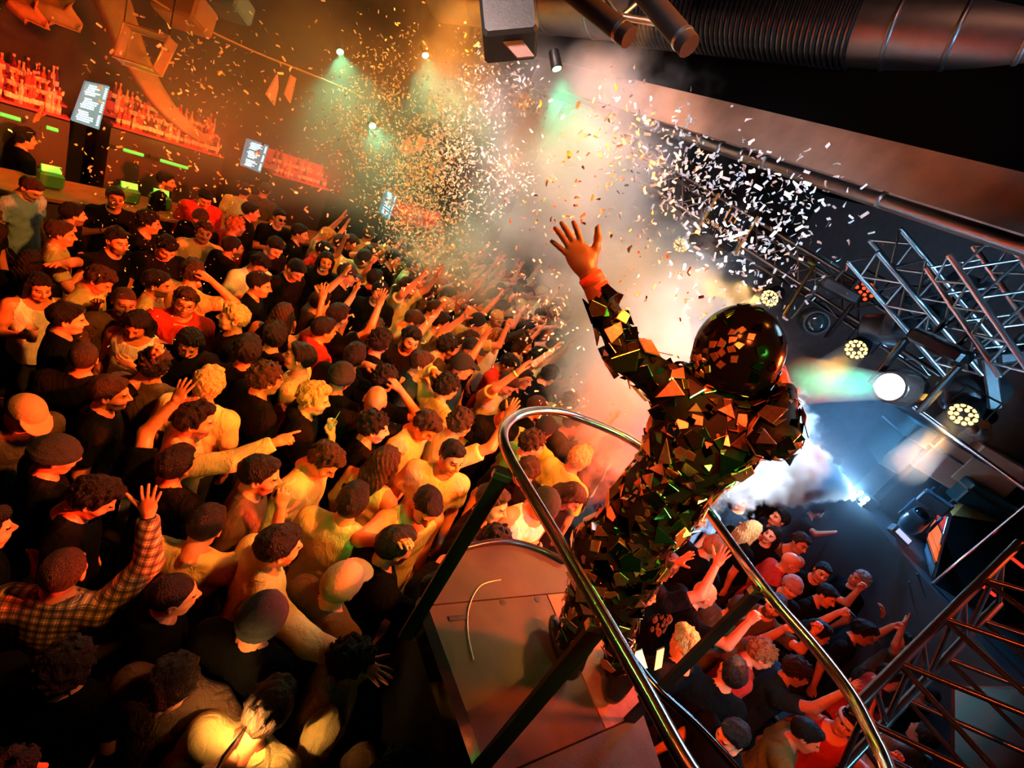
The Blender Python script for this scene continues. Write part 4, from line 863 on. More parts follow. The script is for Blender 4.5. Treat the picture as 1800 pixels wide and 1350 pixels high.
# ---------------------------------------------------------------- the crowd: px py turn cloth+sleeve hair+colour arms yaw pitch |label
# turn: 0 shows the back, 90 faces right, 180 faces the camera, 270 faces left; flags: + beard, d deep skin, p pale, f woman, s sunglasses, e eyeglasses
ROWS = '''
55 328 130 Dt sr dd 0 -30 p|man in blue denim short-sleeved shirt looking down at far left
147 212 10 Bt sd dd 0 0 |black-clad person seen from behind before the leftmost menu screen
44 240 70 Bt md uc 0 0 |person lifting an arm to the face at the bar's left end
293 316 100 Bt sd dd 0 0 +|dark-haired bearded man in black standing at the green-lit bar till
203 345 165 Bt sd xx 0 0 d|dim red face in black top behind the falling glitter
361 346 165 Rj sd dd 0 -30 |man in red jacket looking down before the middle bar shelf
431 333 10 Tt sd dd 0 0 |black-haired man in cream top seen from behind near second menu screen
466 331 5 Gt br dd 0 0 |buzz-cut man in brown from behind, next to the cream-topped man
355 383 200 Bt sr dd 0 -30 |man with pale quiff looking down just behind the cream crew tee
453 372 80 Bj sd dd 0 0 |man in profile with black side-parted hair and black jacket
482 378 150 Bt sd xc 0 0 s|man in sunglasses holding a hand to his chest
364 408 170 Tt mr dd 0 0 |young man with brown quiff in cream crew tee facing the camera
413 394 60 Rt co dd 0 0 |ginger-curled person in bright red top
404 428 60 Bj bd dd 0 0 +|bearded man in black jacket in front of the ginger-curled person
528 408 95 Bt sd dd 0 0 |red-faced man in black turned right, below the third bar shelf
135 412 90 Tt sr dm 0 0 |man in cream tee lifting a hand to his mouth at left
205 420 140 Bt sd do 0 0 +|bearded man in black stretching an arm to the right
272 428 160 Bt md dd 0 -30 |curly-topped man in black looking down below the glitter cloud
597 425 25 Tt sr dd 30 -10 |man in long cream tee at the edge of the haze
648 410 20 Tl sr dd 0 0 |smoke-veiled man in cream top seen from behind
689 452 100 Bt sd dd 0 0 p|man in black with slicked hair, earring side turned right
655 446 95 Bt sr dd 0 0 |brown-haired man in black beside the slick-haired man
641 452 200 Tt kd dd 0 -30 +|moustached man in flat dark cap and cream tee
55 458 20 Bt ld dd 0 0 f|dark-haired woman from behind above the arm-raising woman at left
188 492 110 Tt mr dd 0 -30 |brown-haired man in cream tee looking down at left
221 535 165 Gt br dd 0 0 +d|smiling bearded man with buzz cut facing the camera
277 503 95 Tt sd dm 0 0 +|man in cream tee drinking, hand raised to his mouth
338 476 30 Tt mr mh 30 -10 |man in cream tee from behind, hand pressed to his ear
355 537 175 Rj mr dd 0 0 +e|bearded man with glasses and open red overshirt
410 560 265 Bt mg xc 0 0 p|curly blond man in brightest light turned left
325 596 180 Bt ld dd 0 -30 f|black-haired woman looking down in front of red overshirt
270 576 200 Wk ld xd 0 -30 f|long-haired woman with bare shoulders and white strap
140 558 90 Bt sd dd 0 0 p|dark quiffed man in black tee in sharp profile at left
78 500 160 Wk ld wc 0 -10 f|woman in white tank top with long hair raising her hands at left edge
150 624 10 Bt br dd 0 0 |man with buzzed nape in black tee seen from behind
288 634 20 Gt cr dd 0 0 |curly brown head over a brown tee, seen from behind
367 668 15 Tt mg dd 0 0 |blond man in cream top lit warm from above, seen from behind
190 686 95 Bt sr fd 0 0 +|big bearded man in black tee swinging a forearm before his face
450 582 0 Bt md dd 0 0 |dark-mopped person seen from behind right of the blond profile
457 497 95 Bt sd dd 0 0 |man in black with neat dark hair and red-lit profile
460 463 140 Wt md dx 0 -30 |person with hand on dark parted hair, white top glowing
518 472 130 Bl sd dd 0 -30 |man in dark sweater with short black hair looking down
578 460 170 Bt ld xd 0 0 f|long-haired woman in black facing the camera by the haze
513 556 20 Bk lr du 0 0 f|brown-haired woman from behind with a raised hand
559 570 60 Rj sd dd 0 0 |dark-haired man in bright red hoodie
576 638 15 Bt nw dd 0 0 |person in black beanie in front of the red hoodie
530 628 275 Tt sd dd 0 0 |short-haired man in cream tee turned left below the red hoodie
462 648 60 Bt cr dx 0 0 |brown-curled person with a hand lifted to the face
446 618 0 Bt md dd 0 0 |black-haired head right behind the brown curls
545 692 85 Bj mg dm 0 0 p|man with swept-back blond hair and black jacket drinking through a straw
342 736 85 Tl md dp 0 0 +|dark-haired man in cream hoodie reaching far out to the right
58 726 150 Gt kt dd 0 -30 |man in tan cap at left edge below the black crowd gap
98 792 80 Bl nw dx 0 -10 |person in black beanie and black hoodie in profile at left
168 866 95 Bl md dd 0 -30 |person in black bowing with hidden hair, low at left
290 815 35 Bt sd ud 0 0 |dark-haired man from behind beside a pale raised palm
463 830 90 Gt sd dd 0 0 |dark-haired man in brown tee looking right, lower middle
573 812 110 Tl mr dd 0 -30 |brown-haired man in cream button shirt looking down
617 480 95 Bt kd fd 0 0 |man in dark cap with fist near his face
650 486 20 Bt sd dd 0 0 |round black-haired head behind the raised red fist
668 512 165 Bt md dd 0 -10 |man with straight dark fringe and hanging scarf facing the camera
612 560 40 Bt sd du 0 0 |man in black from behind with one arm up, hand open
655 572 20 Gt lr dd 0 0 f|woman with long straight brown hair from behind
712 590 150 Bt md dd 0 -10 +|bearded man tilting his head in front of the smoke
776 565 80 Tt sd dw 0 0 |tall dark-haired man in cream tee in profile at the smoke edge
766 542 90 Tt br dd 0 0 |face with light beard right behind the tall cream-teed man
830 612 120 Bt kd dd 0 0 |man in black cap with glasses looking down right
844 568 40 Tt kd df 0 0 |man in backward black cap with cream tee, fist raised
872 588 110 Wk lo dd 0 0 f|strawberry blond woman leaning forward
917 548 130 Bt kt dw 0 -10 |man in pale cap among flying flakes
622 640 10 Bt sd dd 0 0 |round black-haired head over black top, centre left
655 657 30 Bt cd hh 0 0 |dark-curled person with hands laced on the head
748 642 85 Vt sr dd 0 0 p|short-haired man in navy tee with pale profile
783 672 40 Tl cd hd 0 0 |curly dark head with a cream sleeve laid on it
815 642 70 Vt kd dd 0 0 |person in grey peaked cap beside the curly head
893 672 115 Tt sr du 0 -30 |short-haired man in cream shirt raising a wrist band
920 662 95 Bt sd dd 0 0 |short dark-haired man in profile just right of the wrist-band man
660 700 350 Bt xd dd 0 0 |bald man in black seen from behind
662 742 75 Bt cd dd 0 0 pf|dark-curled woman with pale profile and black top
750 746 110 Tt mr dd 0 -30 |brown-haired man in cream tee looking down, centre
812 740 40 Tt cr du 0 0 |curly-topped man in cream tee pointing far up right
675 795 30 Tk qr dd 0 0 f|woman with long brown braids and cream back-strap top
795 800 165 Tt sd dd 30 0 |dark-haired man in cream tee staring at the camera
628 882 5 Tt sd dd 0 0 |black-haired man in cream ringer tee seen from behind
938 778 60 Nt cr dc 0 0 |curly brown-haired man in green tee inside the rail's curve
960 750 20 Yt kd dd 0 0 |person in dark cap and yellow tee behind the green tee
893 722 150 Bt sd dd 0 -10 |dark-fringed man in black just left of the rail's bend
945 712 60 Bt br dd 0 0 |round buzz-cut head right above the chrome rail
1020 804 20 Yt mg dd 0 0 |blond man in yellow shirt from behind right of the green tee
934 836 165 Bt mr dd 0 -30 |brown-fringed man looking down just inside the rail
958 872 130 Wk nw dx 0 -30 |man in black hat and white tank beside the chrome rail
1003 872 100 Bt lr dd 0 -30 f|woman with brown hair over her face by the mirrored sleeve
868 892 95 Bt sr dx 0 0 |red-faced man left of the chrome rail, hand by his chin
1072 788 100 Bt sr dd 0 0 |short-haired man close to the mirrored torso
1008 742 60 Bt br du 0 0 |man with a bent red arm raised under the plume
870 938 10 Bt cd dd 0 0 |dark curly head right behind the podium's far edge
730 905 140 Tk sd dw 0 -30 +|man with short black hair and pale sleeveless top looking down
580 1003 30 Gt kt dd 0 0 |person in pale backward cap close to the cream sweatshirt
508 985 60 Tl sd do 0 0 |dark-haired man in cream sweatshirt reaching right with a green wristband
92 985 20 Pl br du 0 0 |buzz-cut man in plaid shirt, one arm high
287 1035 75 Bj bd dd 0 0 |shaved man in black and tan jacket in profile, lower left
352 975 15 Tt sd df 0 -30 |man in cream printed tee punching a fist up
135 1148 20 Bt cr dd 0 0 |curly brown head from behind below the plaid shirt
25 1142 10 Bt md dd 0 0 |dark-haired person from behind at lower left edge
378 1178 195 Gt mr wd 0 -30 p|brown-haired man in brown tee, face lit brightest from below
490 1218 10 Tl mr dd 0 -30 |brown-haired man in cream shirt with glowing chest
532 1312 30 Rt mr dd 0 -30 |brown head over red top at the bottom edge
615 1175 70 Tj cd dd 0 0 |dark-curled man in cream jacket at lower middle
690 1292 20 Gt ld dd 0 0 f|woman with long dark hair at the bottom edge
712 1232 250 Bt xd dd 0 -30 e|bald man with glasses beside the podium's edge board
60 1290 80 Bl md dd 0 0 |barely lit person in black in the bottom left corner
500 1095 15 Bt nw dd 0 0 |person in black beanie in shadow below the cream sweatshirt
20 930 80 Bl md dx 0 0 |person in black with reddish hand at the left edge
728 1003 60 Bt sd wd 0 0 |man in black reaching a hand toward the podium
690 985 50 Bt sd dw 0 0 |short-haired man in black holding an open hand at podium's left
1250 948 20 Bt so dd 0 0 |ginger-haired man from behind right of the mirrored hip
1232 915 80 Rt qo dd 0 0 |person with thick pinkish dreadlocks by the far rail
1330 932 40 Bt lg dd 0 0 f|woman with long straight fair hair by the far rail
1355 940 200 Bt ld dd 0 0 pf|pale woman with black hair smiling toward the camera
1374 912 230 Vt sd dd 0 0 |dark-haired man in navy leaning toward the stage
1405 950 150 Gk mr do 30 0 |bare-armed man pointing right under the plume
1192 1004 10 Bt sr du 0 0 |brown-haired man from behind with arm up, right of mirrored legs
1134 1038 60 Gt ld ud 0 0 f|person with raised bare arm close to mirrored legs
1248 1042 45 Bt xd df 0 0 |bald man with wide red neck and black patch-printed tee
1281 1062 15 Gt br dd 0 0 |buzz-cut man in brown tee beside the far black post
1393 1030 150 Bt ne dd 0 0 |smiling person in pink beanie just beyond the far rail
1364 1062 170 Gt sr fd 0 0 +|bearded man under the far rail with fist up
1446 1004 150 Bt sd fd 0 0 |red-lit face with fist in the blue gloom
1455 1045 100 Bt sd dx 0 0 |person with red-lit hands below the blue gloom face
1512 1016 220 Bt cy dd 0 0 |grey-curled person in black near the stage
1337 1140 60 Rt co fd 0 -10 |curly-haired man in red-lit tee raising a fist by the far rail
1402 1178 60 Vt cr du 0 0 |curly brown-haired man in navy with bare arm raised
1205 1130 300 Bt mg dd 0 -30 |blond man in black looking down at his glowing phones
1492 1268 170 Rk sd fd 0 0 |man with headband in red top at right bottom
1625 1290 300 Wt sr wd 0 0 |person in pale tee looking up in the bottom right
1595 1130 260 Gt md uw 0 0 |person with swaying bare arms near the stage edge
1440 1110 60 Bt sd fd 0 0 |dark-haired man behind the far rail, red fist up
1565 1190 80 Rl md dx 0 0 |person in red patterned top holding hands together
1290 1290 200 Bt sd dd 0 -30 |person in black in the deep shadow below the red tee
1420 1290 70 Ot sd dw 0 0 |person in olive top bending at the bottom right
1437 722 230 Bt no dd 0 0 |small person in orange hat beyond the plume
1255 870 200 Dt lr dd 0 0 f|blue-lit person in patterned top under the mirrored elbow
1310 880 200 Vt mr du 0 0 |person holding a phone high under the plume
1390 985 60 Rt xd dd 0 0 |round bald head touching the far rail
1520 1110 80 Bt md fd 0 0 |person with orange fist in the dark crowd gap
1630 1215 280 Bt bd dd 0 0 |dark person by the near truss with cropped hair
1290 1180 330 Bt sd dd 0 0 |dark-haired person tucked under the black rail post
'''
def size_at(px, py): return 1.02-.17*min(1, max(0, (math.hypot(px-900, py-675)-250)/600))
PEOPLE = []
def view_turn(x, y, a): return math.atan2(y, x)-math.radians(a)-PI/2
SPOT = {}
def relax():
    pts = []
    for row in ROWS.strip().split('\n'):
        f = row.split('|')[0].split(' '); px, py = float(f[0]), float(f[1]); q = onz(px, py, 1.63*size_at(px, py)); pts.append([q.x, q.y, row])
    for it in range(60):
        for i in range(len(pts)):
            for j in range(i):
                dx, dy = pts[i][0]-pts[j][0], pts[i][1]-pts[j][1]; d = math.hypot(dx, dy)+1e-6
                if d < .36:
                    k = (.36-d)*.25/d; pts[i][0] += dx*k; pts[i][1] += dy*k; pts[j][0] -= dx*k; pts[j][1] -= dy*k
    for x, y, row in pts: SPOT[row] = (x, y)
relax()
for row in ROWS.strip().split('\n'):
    f, label = row.split('|'); f = f.split(' ')
    px, py, turn = float(f[0]), float(f[1]), float(f[2]); cl, sl = f[3]; st, hc = f[4]; arms = f[5]; yaw, pitch = int(f[6]), int(f[7]); fl = f[8] if len(f) > 8 else ''
    fem = 'f' in fl and not fl.startswith('f+') ; fem = fem and (st in 'lq' or 'woman' in label)
    sc = (.95 if fem else 1.0)*size_at(px, py)+random.uniform(-.02, .02)
    hc_ = hc
    if st == 'n': hc_ = hc if hc in 'we' else 'w'
    if st == 'k': hc_ = 't' if hc == 't' else 'w'
    M = head_matrix(yaw, pitch); hz = M.translation.z*sc
    q = onz(px, py, hz+.02)
    sx_, sy_ = SPOT[row]; s0 = onz(px, py, 1.63*size_at(px, py)); q = q+Vector((sx_-s0.x, sy_-s0.y, 0))
    if px == 1437: q = Vector((4.6, 8.2, 0))
    rz = view_turn(q.x, q.y, turn)
    off = Matrix.Rotation(rz, 3, 'Z') @ Vector((M.translation.x, M.translation.y, 0))*sc
    P = person((q.x-off.x, q.y-off.y, 0), rz, cl, sl, st, hc_, arms, yaw, pitch, label,
               SKIN_D if 'd' in fl else SKIN_P if 'p' in fl else SKIN, '+' in fl, sc, fem)
    P['px'] = (px, py); P['label'] = label; P['fl'] = fl; P['xy'] = (q.x, q.y); P['arms'] = arms; PEOPLE.append(P)
def find(s): return next(P for P in PEOPLE if s in P['label'])
def hand_pos(P, side):
    S, E, W, f, p, hk = arm_pts(P['arms'][0 if side < 0 else 1], side); v = Vector(W+f/np.linalg.norm(f)*.075+p/np.linalg.norm(p)*.03)
    return P['root'].matrix_basis @ v
# glasses
for P in PEOPLE:
    if 's' in P['fl'] or 'e' in P['fl']:
        b = MB()
        for s in (-1, 1):
            c = Vector((s*.033, .106, .004)); X = Vector((1, -s*.25, 0)).normalized(); Zu = Vector((0, 0, 1))
            ring = [c+X*(.025*math.cos(a))+Zu*(.019*math.sin(a)) for a in [2*PI*k/12 for k in range(12)]]
            b.tube(ring, .0028, 6, closed=True)
            if 's' in P['fl']: b.prism([v-Vector((0, .001, 0)) for v in ring][::-1], (0, .002, 0), 1)
            b.tube([c+X*(s*.025), Vector((s*.079, .05, .012)), Vector((s*.082, -.01, .006))], .0028, 6)
        b.tube([Vector((-.009, .116, .008)), Vector((.009, .116, .008))], .0028, 6)
        o = b.build('glasses', [mat('glasses_frame', (.03, .02, .02), .3), mat('glasses_dark', (.01, .01, .012), .08)], P['root']); o.matrix_local = P['hm']
# headband
P = find('headband'); b = MB(); b.lathe((0, -.012, .045), (0, .12, 1), [(-.014, .112), (-.014, .117), (.014, .115), (.014, .110)], 24); o = b.build('headband', mat('headband_pale', (.7, .4, .36), .8), P['root']); o.matrix_local = P['hm'] @ Matrix.Diagonal((.86, 1.02, 1, 1))
# inner tee under the open red overshirt, printed tee, patch-printed tee, sleeve badge
def patch(b, x, z, w_, h_, y, rot=0, mi=0, n=8):
    pts = [];
    for k in range(n*2):
        a = 2*PI*(k+.5)/(n*2); ca, sa = math.cos(a), math.sin(a); e = .55
        u = w_*math.copysign(abs(ca)**e, ca); v = h_*math.copysign(abs(sa)**e, sa); pts.append((x+u*math.cos(rot)-v*math.sin(rot), y, z+u*math.sin(rot)+v*math.cos(rot)))
    b.prism(pts if y < 0 else pts, (0, -.006 if y < 0 else .006, 0), mi)
PRK = mat('print_dark', (.05, .02, .015), .8); PRP = mat('print_pink', (.62, .30, .24), .8)
P = find('open red overshirt'); b = MB(); b.prism([(-.022, .118, .9), (.022, .118, .9), (.04, .112, 1.3), (.052, .075, 1.44), (-.052, .075, 1.44), (-.04, .112, 1.3)], (0, .018, 0)); b.build('undershirt', CL['Y'], P['root'])
P = find('cream printed tee'); b = MB()
for i in range(16):
    a = random.uniform(0, 2*PI); x, z = random.uniform(-.055, .055), 1.33+random.uniform(-.035, .035)
    b.tube([(x+.022*math.cos(t), -.135, z+.022*math.sin(t)) for t in [2*PI*k/9 for k in range(9)]], .003, 4, closed=True)
for i in range(14):
    x, z = random.uniform(-.10, .10), random.uniform(1.14, 1.29); b.tube([(x, -.132, z), (x+random.uniform(-.05, .05), -.132, z+random.uniform(-.05, .05)), (x+random.uniform(-.06, .06), -.132, z+random.uniform(-.05, .05))], .004, 4)
patch(b, 0, 1.2, .05, .025, -.130)
b.build('back_print', PRK, P['root'])
P = find('patch-printed tee'); b = MB()
for i, (x, z, w_, h_, r_) in enumerate(((-.075, 1.30, .03, .034, .1), (-.005, 1.31, .028, .032, -.1), (.065, 1.30, .032, .034, .1), (-.095, 1.215, .034, .04, .2), (-.02, 1.225, .024, .027, 0), (.045, 1.225, .014, .04, .4), (.095, 1.22, .012, .045, .4), (-.05, 1.14, .028, .034, -.2), (.02, 1.14, .012, .03, .5), (.075, 1.135, .03, .034, .1), (-.11, 1.12, .018, .03, .2), (0, 1.07, .02, .022, 0))):
    patch(b, x, z, w_, h_, -.128, r_)
    for k in range(3): b.tube([(x+random.uniform(-.6, .6)*w_, -.136, z+random.uniform(-.6, .6)*h_), (x+random.uniform(-.6, .6)*w_, -.136, z+random.uniform(-.6, .6)*h_)], .0028, 4, mi=1)
b.build('back_print', [PRP, PRK], P['root'])
P = find('face lit brightest'); b = MB(); c = Vector((-.262, .0, 1.30))
b.tube([c+Vector((0, .034*math.cos(a), .022*math.sin(a))) for a in [2*PI*k/16 for k in range(16)]], .003, 5, closed=True)
bb = b.build('sleeve_badge', mat('badge_pale', (.75, .62, .4), .7), P['root'])
text('lettering', 'PAL', c, Vector((0, -1, 0)), Vector((0, 0, 1)), .03, MATS['badge_pale'], bb, (0, 0, 0), .002)
# wristbands and things in hand
def band(P, side, m):
    S, E, W, f, p, hk = arm_pts(P['arms'][0 if side < 0 else 1], side); d = Vector(W-E).normalized(); b = MB()
    b.lathe(Vector(W)-d*.02, d, [(-.011, .03), (-.011, .035), (.011, .034), (.011, .029)], 16); b.build('wristband', m, P['root'])
GB = mat('band_green', (.1, .6, .12), .6); band(find('green wristband'), 1, GB); band(find('raising a wrist band'), 1, mat('band_lime', (.5, .8, .15), .6)); band(find('plaid shirt, one'), 1, BLACK)
TUMB = mat('cup_clear', (.75, .55, .35), .08, trans=.6); NC = 0
CUPL = {'bar\'s left end': 'small drink cup held at the bar\'s left end', 'drinking, hand raised': 'drink cup held at the mouth of the man in cream tee', 'swept-back blond': 'dark drink cup with thin straw held by the blond man in black jacket',
        'green tee inside': 'drink cup held by the man in green tee inside the rail', 'curly blond man in brightest': 'drink cup held by the curly blond man turned left', 'white tank top with long': 'drink cup held by the long-haired woman in white tank'}
for key, lb in CUPL.items():
    P = find(key); side = 1 if P['arms'][1] in 'cmx' else -1
    q = hand_pos(P, side); root_ = empty('drink_cup', q); tag(root_, lb, 'cup', 'drink cups in hands')
    b = MB(); b.lathe((0, 0, -.055), (0, 0, 1), [(0, .027), (.11, .037), (.11, .034), (.012, .025)], 14); b.build('cup', TUMB, root_)
    b = MB(); b.lathe((0, 0, -.045), (0, 0, 1), [(0, .024), (.07, .031)], 12); b.build('drink', mat('drink_amber', (.4, .15, .03), .1), root_)
    if 'straw' in lb:
        b = MB(); b.tube([(0, 0, -.03), (.02, .02, .14)], .003, 6); b.build('straw', mat('straw_lime', (.5, .7, .1), .5), root_)
# two glowing phones in the blond man's hands, an added torch phone to light the cream chest
def phone(p, X, Y, label, screen, es):
    r_ = empty('smartphone', p); tag(r_, label, 'phone', 'glowing phones'); X = Vector(X).normalized(); Y = Vector(Y); Y = (Y-X*Y.dot(X)).normalized(); Z = X.cross(Y)
    b = MB(); b.box((0, 0, 0), (.037, .075, .0045), X=X, Y=Y, bev=.003); b.build('body', BLACKG, r_)
    b = MB(); b.box(Z*.0052, (.033, .069, .0006), X=X, Y=Y); b.build('screen', mat('screen_'+str(es), (.2, .1, .05), .3, emit=screen, es=es), r_)
phone(onz(1124, 1160, 1.42), IX*.6+IY*.2, IY+CF*-.2, 'left glowing phone held before the blond man', (1, .42, .12), 5.0)
phone(onz(1158, 1158, 1.42), IX*.5+CF*.3, IY+CF*-.2, 'right glowing phone held before the blond man', (1, .30, .08), 3.6)
tq = onz(405, 1318, 1.47); phone(tq, IX*.5+IY, CF, 'added phone with an unseen torch to light the cream chest', (1, .5, .15), .25)
lamp('torch', 'SPOT', tq+Vector((0, .01, .03)), onz(455, 1235, 1.42), (1, .50, .12), 22, .02, 150, .8)  # added lamp; no source is visible for this glow
lamp('phone_glow', 'POINT', onz(1141, 1165, 1.5), None, (1, .3, .08), 2.2, .05)
# ---- the rest of the crowd between and behind those
def near_ok(x, y, d):
    return all((x-P['xy'][0])**2+(y-P['xy'][1])**2 > d*d for P in PEOPLE)
PC = Vector((.75, 1.35, 0))
HN = {'s': 'short', 'm': 'tousled', 'c': 'curly', 'b': 'buzzed', 'l': 'long'}; HCN = {'d': 'black', 'r': 'brown', 'g': 'blond', 'o': 'ginger'}
CN = {'B': 'black', 'T': 'cream', 'G': 'brown', 'R': 'red', 'V': 'navy', 'O': 'olive', 'C': 'charcoal', 'W': 'white'}
AN = {'dd': 'arms down', 'du': 'right arm up', 'ud': 'left arm up', 'fd': 'left fist up', 'df': 'right fist up', 'uu': 'both arms up', 'hd': 'hand on head', 'dw': 'right hand out', 'wd': 'left hand out', 'dp': 'pointing ahead'}
USED = set(P['label'] for P in PEOPLE)
rc = random.Random(5); cands = []
gy = -1
for i in range(4200):
    x, y = rc.uniform(-5.6, 4.7), rc.uniform(.15, 10.5)
    cands.append((x, y))
cands.sort(key=lambda c: c[0]**2+c[1]**2)
NF = 0
STAGE = Vector((5, 6.5, 0))
for x, y in cands:
    if NF >= 150: break
    p = Vector((x, y, 0)); s_ = (p-BA).dot(NN)
    if s_ < 1.55 or x > 4.7: continue
    X_, Y_, Zd = pix((x, y, 1.63))
    if Zd < .6 or not (-40 < X_ < 1760 and -20 < Y_ < 1400): continue
    if X_ > 1470 and Y_ < 1000: continue
    if (x > .05 and x < 1.75 and y < 2.45): continue
    dist = math.hypot(x, y)
    far_ = Y_ < 640 and 560 < X_ < 1150
    if not near_ok(x, y, .37 if far_ else .85 if X_ > 1100 else .80 if dist < 3.4 else .62 if dist < 4.6 else .48): continue
    wantlit = far_ or (X_ > 800 and Y_ < 800)
    cl = rc.choice('TTTGBROB' if wantlit else 'BBBCGVB'); st = rc.choice('ssmmcbl' if dist > 2 else 'smcb'); hc = rc.choice('ddrrdg' if wantlit else 'ddrd')
    arms = rc.choice(['du', 'ud', 'df', 'fd', 'uu', 'dd', 'hd', 'dw', 'dp', 'du'] if far_ else ['dd', 'dd', 'dd', 'dw', 'wd', 'dd'])
    fem = st == 'l'; sl = 'l' if (cl == 'T' and rc.random() < .3) else ('k' if fem and cl in 'TW' else 't')
    nn = min(PEOPLE[:NAMED] if NF else PEOPLE, key=lambda P: (P['xy'][0]-x)**2+(P['xy'][1]-y)**2)
    if not NF: NAMED = len(PEOPLE)
    core = nn['label'].split(',')[0]
    core = ' '.join(core.split()[:8])
    for tail in (' in', ' with', ' and', ' over', ' from', ' to', ' the', ' a', ' an', ' in the', ' of', ' on', ' by', ' behind', ' before', ' beside', ' at', ' from behind', ' his', ' her', ' swinging', ' from behind with', ' holding', ' just', ' right', ' close', ' in front', ' one', ' facing', ' looking', ' seen', ' near', ' just inside', ' below', ' among', ' open'):
        while core.endswith(tail): core = core[:-len(tail)]
    dn = math.hypot(*nn['xy']); rel = 'behind' if dist > dn+.12 else 'in front of' if dist < dn-.12 else 'beside'
    base = f"{HN[st]} {HCN[hc]} hair, {CN[cl]} top, {AN[arms]}, {rel} {core}"
    lab = ' '.join(base.split()[:16])
    if lab in USED: continue
    USED.add(lab)
    face = math.atan2(STAGE.y-y, STAGE.x-x)+rc.uniform(-.5, .7); yaw, pitch = rc.choice([(0, 0), (0, 0), (0, -10), (30, 0), (0, -30)])
    sc = (.95 if fem else 1.0)*size_at(X_, Y_)+rc.uniform(-.03, .02)
    P = person((x, y, 0), face-PI/2, cl, sl, st, hc, arms, yaw, pitch, lab, rc.choice([SKIN, SKIN, SKIN_P, SKIN_D]), rc.random() < .3 and not fem, sc, fem)
    P['xy'] = (x, y); P['label'] = lab; P['arms'] = arms; PEOPLE.append(P); NF += 1
# technician on the stage
p = at(1742, 738, 6.3); P = person((p.x, p.y, SD), math.radians(150)-PI/2, 'W', 't', 's', 'd', 'wc', 0, -30, 'stage technician in white tee behind the chrome stage rail', scale=(p.z-SD)/1.625, group='people on the stage')
# ---------------------------------------------------------------- the bar along the left wall
def onbar(px, py, o=0): return onplane(px, py, BA+NN*o, NN)
REDB = mat('bar_backlit_red', (.2, .01, .01), .5, emit=(1, .04, .02), es=.35)
BOT = [mat('bottle_glass_lit_red', (.75, .10, .07), .12, trans=.35), mat('bottle_pale_glass', (.9, .45, .35), .12, trans=.35), mat('bottle_dark_glass', (.10, .012, .01), .1)]  # red bar light is painted into the glass colours
CAPM = mat('bottle_cap', (.5, .25, .12), .4); LABM = mat('bottle_label', (.85, .5, .38), .7)
BM = {}
def bottle_me(k, c):
    if (k, c) in BM: return BM[(k, c)]
    prof = [[(0, .036), (.17, .037), (.21, .016), (.275, .0135), (.29, .0135)], [(0, .042), (.13, .043), (.17, .018), (.24, .014), (.255, .014)], [(0, .033), (.2, .034), (.235, .013), (.31, .012), (.325, .012)]][k]
    b = MB(); b.lathe((0, 0, 0), (0, 0, 1), prof, 8); b.lathe((0, 0, prof[-1][0]-.03), (0, 0, 1), [(0, .0165), (.035, .0165)], 8, 1)
    b.lathe((0, 0, .05), (0, 0, 1), [(0, prof[0][1]+.0015), (.07, prof[0][1]+.0015)], 8, 2)
    me = mesh('bottle', b.V, b.F, [BOT[c], CAPM, LABM], mi=b.M); BM[(k, c)] = me; return me
rb = random.Random(3)
def shelf_group(label_s, label_b, group, pl, pr, tiers, n, skip=0, panel=True):
    A = onbar(*pl); B_ = onbar(*pr); d = B_-A; d.z = 0; L = d.length; d.normalize(); z0 = (A.z+B_.z)/2
    root = empty('back_bar_shelf', (A.x, A.y, 0)); tag(root, label_s, 'shelf', 'stepped bottle shelves behind the bar')
    O = Vector((A.x, A.y, 0))
    for t in range(tiers):
        z = z0+t*.10; o = -t*.13
        b = MB(); b.box(d*(L/2)+NN*o+Vector((0, 0, z-.012)), (L/2+.05, .065, .012), X=d, Y=NN); b.build('shelf_board', mat('shelf_glass_red', (.5, .06, .04), .25), root)
        b = MB(); b.box(d*(L/2)+NN*(o+.066)+Vector((0, 0, z-.012)), (L/2+.05, .003, .010), X=d, Y=NN); b.build('light_strip', REDB, root)
        for i in range(n):
            if rb.random() < .07: continue
            p = O+d*(L*(i+.5)/n+rb.uniform(-.012, .012))+NN*o+Vector((0, 0, z))
            k = rb.randrange(3); o_ = bpy.data.objects.new('bottle', bottle_me(k, rb.choice((0, 0, 1, 2)))); link(o_); o_.location = p; o_.rotation_euler.z = rb.uniform(0, 6); s = rb.uniform(.6, .78); o_.scale = (s, s, s)
            tag(o_, label_b, 'bottle', group)
    b = MB(); b.box(d*(L/2)-NN*(tiers*.13+.02)+Vector((0, 0, z0+.12)), (L/2+.04, .015, .15), X=d, Y=NN); b.build('back_panel', REDB if panel else WALLM, root)
    b = MB(); b.box(d*(L/2)-NN*.15+Vector((0, 0, (z0-.03)/2)), (L/2+.06, .2, (z0-.06)/2), X=d, Y=NN); b.build('cabinet', mat('bar_wood_dark', (.05, .03, .02), .5), root)
    for k in range(3): lamp('shelf_led', 'POINT', O+d*(L*(k+.5)/3)+NN*.22+Vector((0, 0, z0+.25)), None, (1, .06, .025), 5, .05)
    return A, B_
shelf_group('stepped red-lit bottle shelf at the far left of the bar', 'red-lit bottle on the leftmost bar shelf', 'bottles on the leftmost bar shelf', (-40, 165), (110, 198), 3, 20)
shelf_group('long stepped red-lit bottle shelf between the two menu screens', 'red-lit bottle on the middle bar shelf', 'bottles on the middle bar shelf', (204, 222), (385, 268), 3, 26)
shelf_group('short red-lit bottle shelf right of the second menu screen', 'red-lit bottle on the third bar shelf', 'bottles on the third bar shelf', (481, 305), (572, 328), 2, 14)
shelf_group('dim red bottle shelf far along the bar in the haze', 'hazy red bottle on the farthest bar shelf', 'bottles on the farthest bar shelf', (705, 385), (780, 405), 2, 8)
